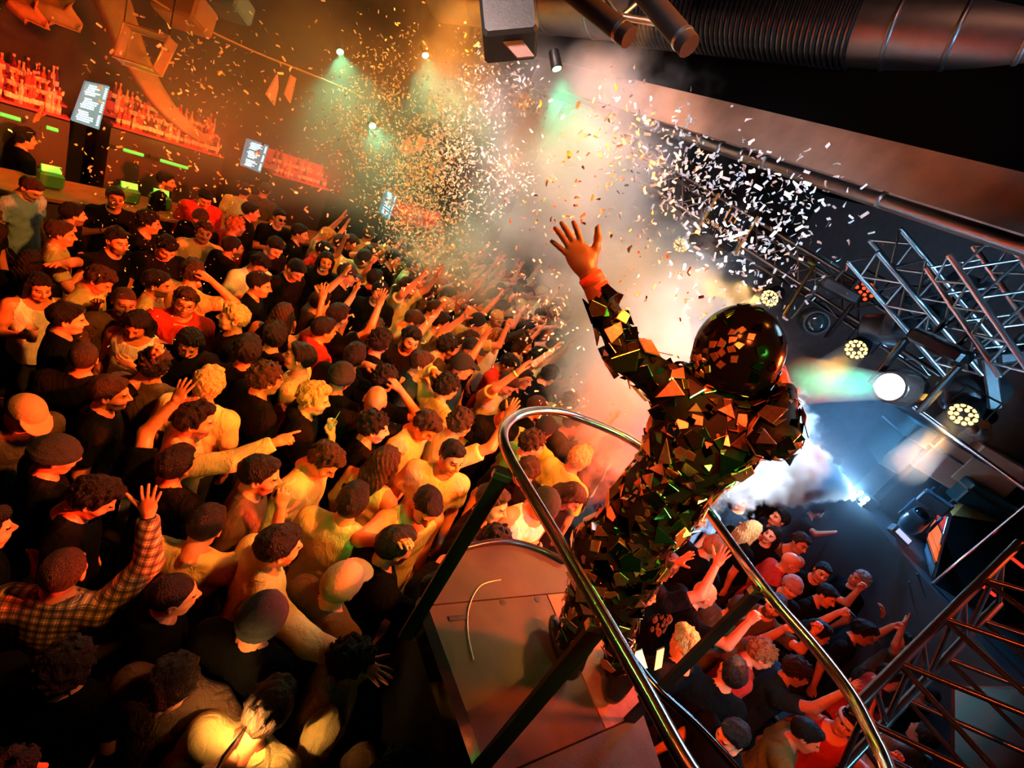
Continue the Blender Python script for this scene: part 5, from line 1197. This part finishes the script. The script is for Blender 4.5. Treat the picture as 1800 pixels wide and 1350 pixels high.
def menu(quad, label, seed, cols):
    P = [onbar(x, y, .12) for x, y in quad]; O = sum(P, Vector())/4; root = empty('menu_screen', O); tag(root, label, 'screen', 'menu screens over the bar')
    b = MB(O); b.prism(P[::-1], NN*-.05); o = b.build('screen_body', mat('screen_glow_blue', (.05, .2, .25), .4, emit=(.03, .30, .42), es=.55), root)
    # flip so that the lit face looks into the room
    rr = random.Random(seed); WH = mat('screen_text', (.5, .6, .6), .5, emit=(.62, .9, 1), es=1.7)
    def uv(u, v): return (P[0]*(1-u)+P[1]*u)*(1-v)+(P[3]*(1-u)+P[2]*u)*v
    n = 17
    for i in range(n):
        v0 = .05+.9*i/n; v1 = v0+.9/n*.55; u1 = rr.uniform(.45, .72)
        if i in (5, 11): continue
        b = MB(O)
        u = .08+rr.uniform(0, .1)
        while u < u1:
            w_ = rr.uniform(.04, .12); b.prism([uv(u, v0)+NN*.002, uv(min(u+w_, u1), v0)+NN*.002, uv(min(u+w_, u1), v1)+NN*.002, uv(u, v1)+NN*.002], NN*.004); u += w_+.022
        if cols: b.prism([uv(.84, v0)+NN*.002, uv(.93, v0)+NN*.002, uv(.93, v1)+NN*.002, uv(.84, v1)+NN*.002], NN*.004)
        tag(b.build('text_line', WH, root), kind='stuff')
menu([(151, 144), (193, 153), (174, 228), (126, 212)], 'leftmost glowing menu screen with text lines, above the bar', 1, True)
menu([(436, 245), (473, 257), (458, 304), (424, 291)], 'second glowing menu screen, between the red bottle shelves', 2, True)
menu([(679, 334), (699, 343), (684, 388), (668, 374)], 'smallest menu screen, far along the bar in the haze', 3, True)
# counter with its green strips
c0 = BA-UU*3+NN*.75; c1 = BA+UU*9+NN*.75; root = empty('bar_counter', c0); tag(root, 'long dark bar counter with green light strips along the left wall', 'counter')
b = MB(c0); b.box((c0+c1)/2+Vector((0, 0, .52)), (6, .25, .52), X=UU, Y=NN); b.build('body', mat('bar_wood_dark', (.05, .03, .02), .5), root)
b = MB(c0); b.box((c0+c1)/2+Vector((0, 0, 1.06)), (6.05, .31, .025), X=UU, Y=NN, bev=.008); b.build('worktop', mat('bar_top_amber', (.30, .13, .05), .25, noise=.2), root)
GR = mat('strip_green', (.05, .3, .05), .4, emit=(.10, 1, .10), es=.55)
for x0, x1 in ((0, 36), (82, 102), (217, 252), (282, 330)):
    A = onbar(x0, 200+.29*x0, .52); B_ = onbar(x1, 200+.29*x1, .52); b = MB(c0); b.tube([A, B_], .02, 6); b.build('light_strip', GR, root)
for px, py, lb in ((296, 272, 'green-lit bar till on the counter'), (240, 248, 'green-lit tap tower left of the bar till'), (92, 284, 'yellow-green lit tray at the left of the counter')):
    p = onbar(px, py, .75); p.z = 1.085; r_ = empty('bar_till' if 'till on' in lb else 'bar_fitting', p); tag(r_, lb, 'bar fitting', 'green-lit fittings on the bar counter')
    b = MB(); b.box((0, 0, .09), (.10, .08, .08), X=UU, Y=NN, bev=.02); b.build('housing', mat('till_green', (.06, .22, .05), .5), r_)
    b = MB(); b.box((0, 0, .19), (.08, .015, .045), X=UU, Y=NN+Vector((0, 0, .4))); b.build('display', GR, r_)
lamp('counter_green', 'POINT', onbar(270, 262, .9)+Vector((0, 0, .2)), None, (.15, 1, .1), 6, .1)
lamp('counter_green', 'POINT', onbar(60, 235, .9), None, (.15, 1, .1), 3, .1)
# ---- things hanging above the bar
q = [(218, 40), (297, 64), (270, 121), (199, 99)]; Zq = 5.0; O = at(250, 80, Zq); root = empty('hanging_light_box', O); tag(root, 'glass light box with golden frame hanging above the bar', 'lamp')
Q4 = [at(x, y, Zq) for x, y in q]; b = MB(O); b.tube(Q4, .016, 8, closed=True); b.build('front_frame', mat('frame_gold', (.75, .5, .18), .35, .7), root)
Q5 = [v+CF*.12 for v in Q4]; b = MB(O); b.tube(Q5, .012, 6, closed=True); b.build('rear_frame', MATS['frame_gold'], root)
for i in range(4):
    b = MB(O); b.prism([Q4[i], Q4[(i+1) % 4], Q5[(i+1) % 4], Q5[i]], (Q4[i]-O).normalized()*.004); b.build('side_panel', mat('panel_amber', (.45, .25, .08), .4, trans=.3), root)
b = MB(O); b.tube([Q4[0], Vector((Q4[0].x, Q4[0].y, 5.95))], .006, 6); b.tube([Q4[1], Vector((Q4[1].x, Q4[1].y, 5.95))], .006, 6); b.build('cable', BLACK, root)
def drape(pts, wd, label, m=CREAM, Z=7.0):
    O = onbar(*pts[0], .1); P = smooth_path([onbar(x, y, .1) for x, y in pts], 6); b = MB(O); L = []
    for i, p in enumerate(P):
        t = i/(len(P)-1); w_ = wd[0]*(1-t)+wd[1]*t; f = .05*math.sin(t*9); L.append([p-IX*w_+CF*f, p-IX*w_*.3+CF*(f-.08), p+IX*w_*.4+CF*(f+.05), p+IX*w_+CF*(f-.03), p+IX*w_*.4+CF*(f+.08), p-IX*w_*.3+CF*(f-.05)])
    b.loft(L); tag(b.build('ceiling_drape', m, loc=O), label, 'drape', 'tan drapes below the ceiling')
drape([(188, -20), (215, 55), (255, 130), (300, 200), (360, 250)], (.22, .12), 'long tan drape sweeping down behind the golden light box')
drape([(75, -20), (95, 20), (110, 45)], (.3, .2), 'short tan drape at the top left', CREAM, 6.0)
drape([(20, -25), (48, 18), (60, 40)], (.2, .12), 'orange-tan drape in the top left corner', mat('drape_orange', (.42, .14, .04), .8), 6.0)
b = MB(onbar(265, -5, .4)); b.tube(smooth_path([onbar(x, y, .4) for x, y in ((240, -20), (330, 35), (450, 92), (570, 140), (640, 172))], 5), .011, 6)
tag(b.build('ceiling_cable', mat('cable_orange', (.5, .25, .07), .6), loc=onbar(265, -5, .4)), 'thin orange-lit cable strung across the top left', 'cable')
SCO = mat('sconce_orange', (.4, .08, .02), .5, emit=(1, .17, .03), es=.55)
for i, (pts, lb) in enumerate((([(466, 165), (486, 130), (487, 152), (480, 184)], 'left orange wall light blade above the second menu screen'), ([(499, 165), (510, 131), (518, 136), (508, 180)], 'right orange wall light blade above the second menu screen'),
        ([(700, 262), (716, 240), (726, 262), (712, 275)], 'left orange wall light blade behind the tan confetti'), ([(728, 262), (735, 238), (748, 242), (738, 268)], 'right orange wall light blade behind the tan confetti'))):
    P = [onbar(x, y, -.5) for x, y in pts]; O = P[0]; b = MB(O); b.prism(P[::-1], NN*.05); tag(b.build('wall_light_blade', SCO, loc=O), lb, 'wall light', 'orange wall light blades')
for i, (x, y, s_, lb) in enumerate(((325, 18, .26, 'orange-lit box seat high at the top left'), (405, 6, .2, 'bluish box seat edge at the top left'))):
    O = onbar(x, y, .3); b = MB(O); b.box(O, (s_, .18, s_*.6), X=IX+IY*-.3, Y=CF, bev=.03); tag(b.build('balcony_box', mat('box_orange', (.4, .16, .05), .7) if i == 0 else mat('box_blue', (.15, .25, .3), .6), loc=O), lb, 'box')
# ---------------------------------------------------------------- confetti
PAP = {'w': mat('paper_white', (.84, .84, .86), .7), 'y': mat('paper_lit_yellow', (.75, .78, .25), .7), 'p': mat('paper_backlit_red', (.45, .16, .12), .7), 't': mat('paper_tan', (.72, .60, .46), .7)}  # backlit flakes are painted dull red, green-lit ones yellow
rf = np.random.default_rng(21)
def flake_v(k):
    n = 4; L, W = .5, .2; cur = [0, .5, 1.2, -.8, 1.8, .25][k]; tw = [0, .3, 0, .6, -.4, .9][k]; V = []
    for i in range(n+1):
        t = i/n-.5; a = cur*t; x = (math.sin(a)/cur if abs(cur) > .01 else t)*2*L; z = ((1-math.cos(a))/cur if abs(cur) > .01 else 0)*2*L
        ct, st = math.cos(tw*t), math.sin(tw*t); V += [(x, -W*ct, z-W*st), (x, W*ct, z+W*st)]
    return np.array(V), [(2*i, 2*i+1, 2*i+3, 2*i+2) for i in range(n)]
FV = [flake_v(k) for k in range(6)]
def rot():
    q = rf.normal(size=4); q /= np.linalg.norm(q); w_, x, y, z = q
    return np.array(((1-2*(y*y+z*z), 2*(x*y-z*w_), 2*(x*z+y*w_)), (2*(x*y+z*w_), 1-2*(x*x+z*z), 2*(y*z-x*w_)), (2*(x*z-y*w_), 2*(y*z+x*w_), 1-2*(x*x+y*y))))
# cluster: points along a path (px), spread px, depth range, count, flake length, papers, label
CLU = [
 ([(1075, 195), (1130, 260), (1200, 320), (1290, 390), (1370, 450)], (55, 45), (3.4, 5.0), 620, .05, 'wwwww', 'white confetti strip falling before the dark truss'),
 ([(1180, 240), (1270, 310), (1400, 340), (1430, 400)], (60, 45), (3.2, 4.6), 260, .05, 'wwww', 'white confetti strip falling under the plaster beam'),
 ([(1300, 520), (1380, 470), (1240, 500), (1200, 430)], (60, 40), (3.6, 5.0), 120, .05, 'wwwt', 'white confetti strip falling near the mirrored helmet'),
 ([(860, 110), (830, 200), (760, 250), (740, 330), (720, 400), (790, 440)], (38, 40), (5.2, 7.6), 3400, .042, 'tttw', 'tan confetti strip in the dense cloud'),
 ([(700, 100), (650, 170), (640, 250), (700, 290), (780, 320), (850, 310)], (48, 45), (5.4, 7.8), 2500, .04, 'tttw', 'tan confetti strip in the dense cloud'),
 ([(900, 150), (930, 175), (925, 190)], (18, 20), (5.0, 6.2), 200, .042, 'tw', 'tan confetti strip in the dense cloud'),
 ([(860, 320), (900, 300), (930, 285)], (32, 26), (5.0, 6.4), 260, .04, 'tw', 'tan confetti strip in the dense cloud'),
 ([(80, 60), (220, 130), (330, 80), (420, 60), (330, 150), (480, 180)], (75, 55), (4.2, 6.4), 330, .046, 'wwtt', 'pale confetti strip drifting above the bar'),
 ([(80, 250), (240, 280), (330, 300), (480, 300), (560, 330)], (90, 55), (4.0, 6.6), 230, .044, 'wtty', 'pale confetti strip drifting in front of the bar'),
 ([(230, 370), (300, 380), (290, 480), (300, 620), (240, 560)], (60, 60), (3.0, 4.8), 260, .016, 'ww', 'tiny glitter flake over the left crowd'),
 ([(600, 430), (700, 480), (800, 520), (900, 560), (960, 540)], (80, 60), (4.4, 6.2), 210, .045, 'wwt', 'white confetti strip over the central crowd'),
 ([(930, 520), (970, 560), (960, 620)], (35, 40), (4.4, 5.6), 90, .045, 'w', 'white confetti strip over the central crowd'),
 ([(940, 350), (1010, 380), (1080, 330), (1130, 420), (1180, 500), (1100, 520)], (70, 60), (2.6, 4.6), 150, .036, 'pppyt', 'dark confetti strip against the pale smoke'),
 ([(960, 230), (1000, 260), (1060, 240), (960, 300)], (70, 70), (3.0, 4.4), 16, .055, 'yyww', 'yellowish confetti strip against the pale smoke'),
 ([(1000, 700), (1060, 720), (950, 700)], (50, 20), (4.0, 5.0), 50, .035, 'w', 'white confetti strip under the low plume'),
]
INDIV = []; REST = []
for path, sp, zr, cnt, fl, pap, lab in CLU:
    for i in range(cnt):
        t = rf.uniform(0, len(path)-1); k = min(int(t), len(path)-2); f = t-k
        px = path[k][0]*(1-f)+path[k+1][0]*f+rf.normal()*sp[0]; py = path[k][1]*(1-f)+path[k+1][1]*f+rf.normal()*sp[1]
        Z = rf.uniform(*zr); p = at(px, py, Z)
        if p.z > 5.6 or p.z < 1.2 or (p-BA).dot(NN) < .3: continue
        if (p-J['head']).length < .3 or (p-J['lw']).length < .3: continue
        REST.append((fl*rf.uniform(.7, 1.2)/Z, p, fl*rf.uniform(.75, 1.15), pap[rf.integers(len(pap))], lab))
vis = [r for r in REST if -5 < pix(r[1])[0] < 1805 and -5 < pix(r[1])[1] < 1355]
vis.sort(key=lambda r: -r[0]); INDIV = vis[:300]; ids = set(id(r) for r in INDIV); REST = [r for r in REST if id(r) not in ids]
FM = {}
for _, p, L, c, lab in INDIV:
    k = int(rf.integers(6))
    if (k, c) not in FM: FM[(k, c)] = mesh('confetti_strip', FV[k][0], FV[k][1], [PAP[c]])
    o = bpy.data.objects.new('confetti_strip', FM[(k, c)]); link(o); R = rot()*L
    o.matrix_world = Matrix([list(R[0])+[p.x], list(R[1])+[p.y], list(R[2])+[p.z], [0, 0, 0, 1]])
    tag(o, lab, 'confetti', lab.replace('strip', 'strips').replace('flake', 'flakes'))
VS = []; FS = []; MS = []; nv = 0; PK = list(PAP)
for _, p, L, c, lab in REST:
    k = int(rf.integers(6)); v = FV[k][0]@(rot()*L).T+np.array(p); VS.append(v); FS += [tuple(nv+i for i in f) for f in FV[k][1]]; MS += [PK.index(c)]*4; nv += len(v)
o = mob('small_confetti', mesh('small_confetti', np.concatenate(VS), FS, list(PAP.values()), mi=MS)); tag(o, 'countless small paper confetti flakes filling the air over the crowd', 'confetti', kind='stuff')
# ---------------------------------------------------------------- smoke
class NT:
    def __init__(s, nt): s.nt = nt
    def n(s, t, **k):
        x = s.nt.nodes.new(t)
        for a, v in k.items(): setattr(x, a, v)
        return x
    def put(s, sock, v):
        if hasattr(v, 'is_output'): s.nt.links.new(v, sock)
        else: sock.default_value = v
    def m(s, op, a, b=None, c=None, clamp=False):
        x = s.n('ShaderNodeMath', operation=op, use_clamp=clamp); s.put(x.inputs[0], a)
        if b is not None: s.put(x.inputs[1], b)
        if c is not None: s.put(x.inputs[2], c)
        return x.outputs[0]
    def v(s, op, a, b=None):
        x = s.n('ShaderNodeVectorMath', operation=op); s.put(x.inputs[0], a)
        if b is not None:
            if op == 'SCALE': s.put(x.inputs['Scale'], b)
            else: s.put(x.inputs[1], b)
        return x.outputs['Value'] if op in ('LENGTH', 'DOT_PRODUCT', 'DISTANCE') else x.outputs[0]
    def noise(s, vec, scale, detail=4, rough=.55):
        x = s.n('ShaderNodeTexNoise'); s.put(x.inputs['Vector'], vec); x.inputs['Scale'].default_value = scale; x.inputs['Detail'].default_value = detail; x.inputs['Roughness'].default_value = rough
        return x.outputs['Fac']
def volmat(name, col, build, aniso=.2, step=1.0):
    m = bpy.data.materials.new(name); m.cycles.volume_step_rate = step; m.use_nodes = True; nt = m.node_tree; nt.nodes.clear(); g = NT(nt)
    out = g.n('ShaderNodeOutputMaterial'); sc = g.n('ShaderNodeVolumePrincipled'); sc.inputs['Color'].default_value = (*col, 1); sc.inputs['Anisotropy'].default_value = aniso
    geo = g.n('ShaderNodeNewGeometry'); d = build(g, geo.outputs['Position']); g.put(sc.inputs['Density'], d); nt.links.new(sc.outputs[0], out.inputs['Volume'])
    return m
# the plume: a widening cone from the jet machine towards the left
JA = NOZ+JD*.06; JE = at(985, 640, 5.55); ax = (JE-JA); JL = ax.length; ax.normalize()
def jet(g, P):
    q = g.v('SUBTRACT', P, tuple(JA)); t = g.v('DOT_PRODUCT', q, tuple(ax)); r = g.v('LENGTH', g.v('SUBTRACT', q, g.v('SCALE', tuple(ax), t)))
    n = g.noise(P, 2.6, 4, .62); n2 = g.noise(P, 8.5, 2, .6)
    R = g.m('MULTIPLY_ADD', t, .41, .035)
    nn = g.m('ADD', g.m('MULTIPLY', g.m('SUBTRACT', n, .5), 1.5), g.m('MULTIPLY', g.m('SUBTRACT', n2, .5), 1.0))
    e = g.m('ADD', g.m('SUBTRACT', 1.0, g.m('DIVIDE', r, R)), nn)
    s = g.m('MULTIPLY', e, 3.2, clamp=True)
    fo = g.m('DIVIDE', 60.0, g.m('MULTIPLY_ADD', g.m('MULTIPLY', t, t), 1.35, 1.6))
    tail = g.m('MULTIPLY', g.m('SUBTRACT', JL+.1, t), 1.6, clamp=True); head = g.m('GREATER_THAN', t, 0.0)
    return g.m('MULTIPLY', g.m('MULTIPLY', s, fo), g.m('MULTIPLY', tail, head))
def boxvol(name, lo, hi, m, label):
    b = MB(); c = (Vector(lo)+Vector(hi))/2; b.box(c, tuple((Vector(hi)-Vector(lo))/2)); o = b.build(name, m); tag(o, label, 'smoke', kind='stuff'); return o
pj = [JA+ax*t+Vector(d)*(.1+.52*t) for t in (0, JL) for d in ((1, 0, 0), (-1, 0, 0), (0, 1, 0), (0, -1, 0), (0, 0, 1), (0, 0, -1))]
lo = [min(p[i] for p in pj) for i in range(3)]; hi = [max(p[i] for p in pj) for i in range(3)]; lo[2] = max(lo[2], 1.55)
boxvol('smoke_plume', lo, hi, volmat('smoke_plume', (.97, .97, .98), jet, .1, .2), 'dense white smoke plume shooting left from the jet machine')
# the big cloud
C1 = at(1010, 310, 6.3); C2 = at(1130, 520, 6.0); C3 = at(880, 170, 6.8); C4 = at(820, 480, 6.6)
def cloud(g, P):
    n = g.noise(P, 1.1, 4, .6); acc = None
    for c, r, w_ in ((C1, 1.75, 1.0), (C2, 1.35, 1.5), (C3, 1.4, .8), (C4, 1.15, .75)):
        d = g.m('DIVIDE', g.v('DISTANCE', P, tuple(c)), r)
        e = g.m('MULTIPLY', g.m('ADD', g.m('SUBTRACT', .85, d), g.m('MULTIPLY', g.m('SUBTRACT', n, .5), 1.9)), 1.1, clamp=True); e = g.m('MULTIPLY', e, w_)
        acc = e if acc is None else g.m('MAXIMUM', acc, e)
    return g.m('MULTIPLY', acc, 1.5)
boxvol('smoke_cloud', (-3.6, 4.4, 1.75), (2.6, 9.6, 5.75), volmat('smoke_cloud', (.95, .93, .92), cloud, .0, .9), 'huge pale smoke cloud rising over the crowd')
# thin haze over the bar
H1 = at(520, 220, 7.0)
def haze(g, P):
    n = g.noise(P, .8, 3, .6); d = g.m('DIVIDE', g.v('DISTANCE', P, tuple(H1)), 2.6)
    return g.m('MULTIPLY', g.m('MULTIPLY', g.m('ADD', g.m('SUBTRACT', 1.0, d), g.m('MULTIPLY', g.m('SUBTRACT', n, .5), 1.6)), 1.2, clamp=True), .26)
b = MB(); b.box(BA+UU*3.6+NN*2.0+Vector((0, 0, 3.75)), (3.6, 1.9, 1.95), X=UU, Y=-NN); tag(b.build('bar_haze', volmat('bar_haze', (.95, .90, .85), haze, .0, 1.0)), 'thin brown-orange haze hanging over the bar', 'smoke', kind='stuff')
# cones of haze added at the lamps so that their beams show
def beam(p, d, L, r0, r1, dens, label, col=(1, 1, 1)):
    b = MB(p); b.lathe(p+d*.05, d, [(0, r0), (L, r1)], 20, sm=False)
    m = bpy.data.materials.new('beam_haze'); m.use_nodes = True; nt = m.node_tree; nt.nodes.clear(); o_ = nt.nodes.new('ShaderNodeOutputMaterial'); s_ = nt.nodes.new('ShaderNodeVolumeScatter'); s_.inputs['Density'].default_value = dens; s_.inputs['Color'].default_value = (*col, 1); nt.links.new(s_.outputs[0], o_.inputs['Volume'])
    tag(b.build('beam_haze', m, loc=p), label, 'haze', kind='stuff')
beam(PT+DT*.2, DT, 1.35, .12, .18, .12, 'cone of haze added to show the teal beam'); lamp('beam_teal', 'SPOT', PT+DT*.22, PT+DT*3, (.0, 1, .48), 6500, .1, 9, .2)
for (p, d), L, lb in ((P_A2, .85, 'haze lit by the amber lamp beside the teal beam'), (P_A3, 1.1, 'haze lit by the right amber lamp'), (P_A1, .5, 'haze lit by the amber lamp above the helmet')):
    beam(p, d, L, .125, .17, .3, lb); lamp('beam_amber', 'SPOT', p+d*.05, p+d*3, (1, .36, .04), 2600, .1, 10, .3)
# jet lamps, then mostly unseen lamps added to light smoke, confetti and rig
lamp('jet_led', 'SPOT', NOZ+JD*.05, NOZ+JD*3, (.45, .75, 1), 260, .08, 70, .6)
lamp('jet_glow', 'POINT', NOZ+JD*.15+Vector((0, 0, .05)), None, (.25, .6, 1), 45, .08)
lamp('smoke_amber', 'SPOT', at(1352, 515, 6.0), C2, (1, .50, .14), 900, .1, 50, .6)
lamp('smoke_white', 'SPOT', (-2.6, 2.6, 5.7), C1, (1, .70, .62), 2500, .2, 42, .7)
lamp('plume_white', 'SPOT', (3.7, 2.5, 4.3), JA+ax*2.7, (.74, .88, 1), 2600, .15, 44, .6)
lamp('plume_left', 'SPOT', (1.0, 2.6, 5.6), at(1060, 670, 5.5), (1, .80, .62), 2400, .15, 22, .8)
lamp('plume_amber', 'SPOT', P_A3[0]+P_A3[1]*.1, JA+ax*1.3, (1, .45, .08), 400, .1, 26, .6)
lamp('smoke_back', 'SPOT', (-1.0, 10.5, 5.4), C1, (1, .66, .5), 400, .2, 40, .7)
lamp('confetti_white', 'SPOT', (-.6, .6, 5.4), at(1270, 350, 4.4), (.72, .84, 1), 420, .35, 30, .5)
lamp('confetti_blue', 'SPOT', (3.2, -.5, 4.9), at(1280, 360, 4.4), (.55, .76, 1), 520, .1, 24, .6)
lamp('blue_right', 'SPOT', (4.4, 1.6, 3.9), at(1800, 250, 4.6), (.25, .62, 1), 520, .15, 76, .8)
lamp('beam_wash', 'SPOT', (.6, 1.4, 5.2), onz(1400, 290, 4.9), (1, .42, .26), 150, .2, 46, .8)
lamp('rail_blue', 'SPOT', (2.6, 3.0, 5.4), (.5, 1.6, 2.72), (.45, .8, 1), 130, .5, 36, .6)  # unseen lamp added for highlights on the chrome rail
lamp('blue_truss', 'SPOT', (5.6, 1.2, 3.0), at(1660, 580, 4.3), (.25, .6, 1), 420, .3, 34, .6)
lamp('cyan_near', 'SPOT', (3.6, .4, 3.6), at(1720, 1230, 2.1), (.2, .8, 1), 420, .25, 50, .6)
lamp('blue_stage', 'SPOT', at(1500, 700, 6.9)+Vector((0, 0, 1.2)), at(1400, 840, 6.4), (.10, .45, 1), 500, .15, 90, .6)
SH_C = NOZ+Vector((-.5, .3, .1))
def stage_haze(g, P):
    d = g.m('DIVIDE', g.v('DISTANCE', P, tuple(SH_C)), 1.4)
    return g.m('MULTIPLY', g.m('SUBTRACT', 1.0, d, clamp=True), .22)
boxvol('stage_haze', tuple(SH_C-Vector((1.4, 1.4, 1.2))), tuple(SH_C+Vector((1.4, 1.4, 1.4))), volmat('stage_haze', (.95, .97, 1), stage_haze, .0, 1.0), 'blue haze hanging around the jet machine')
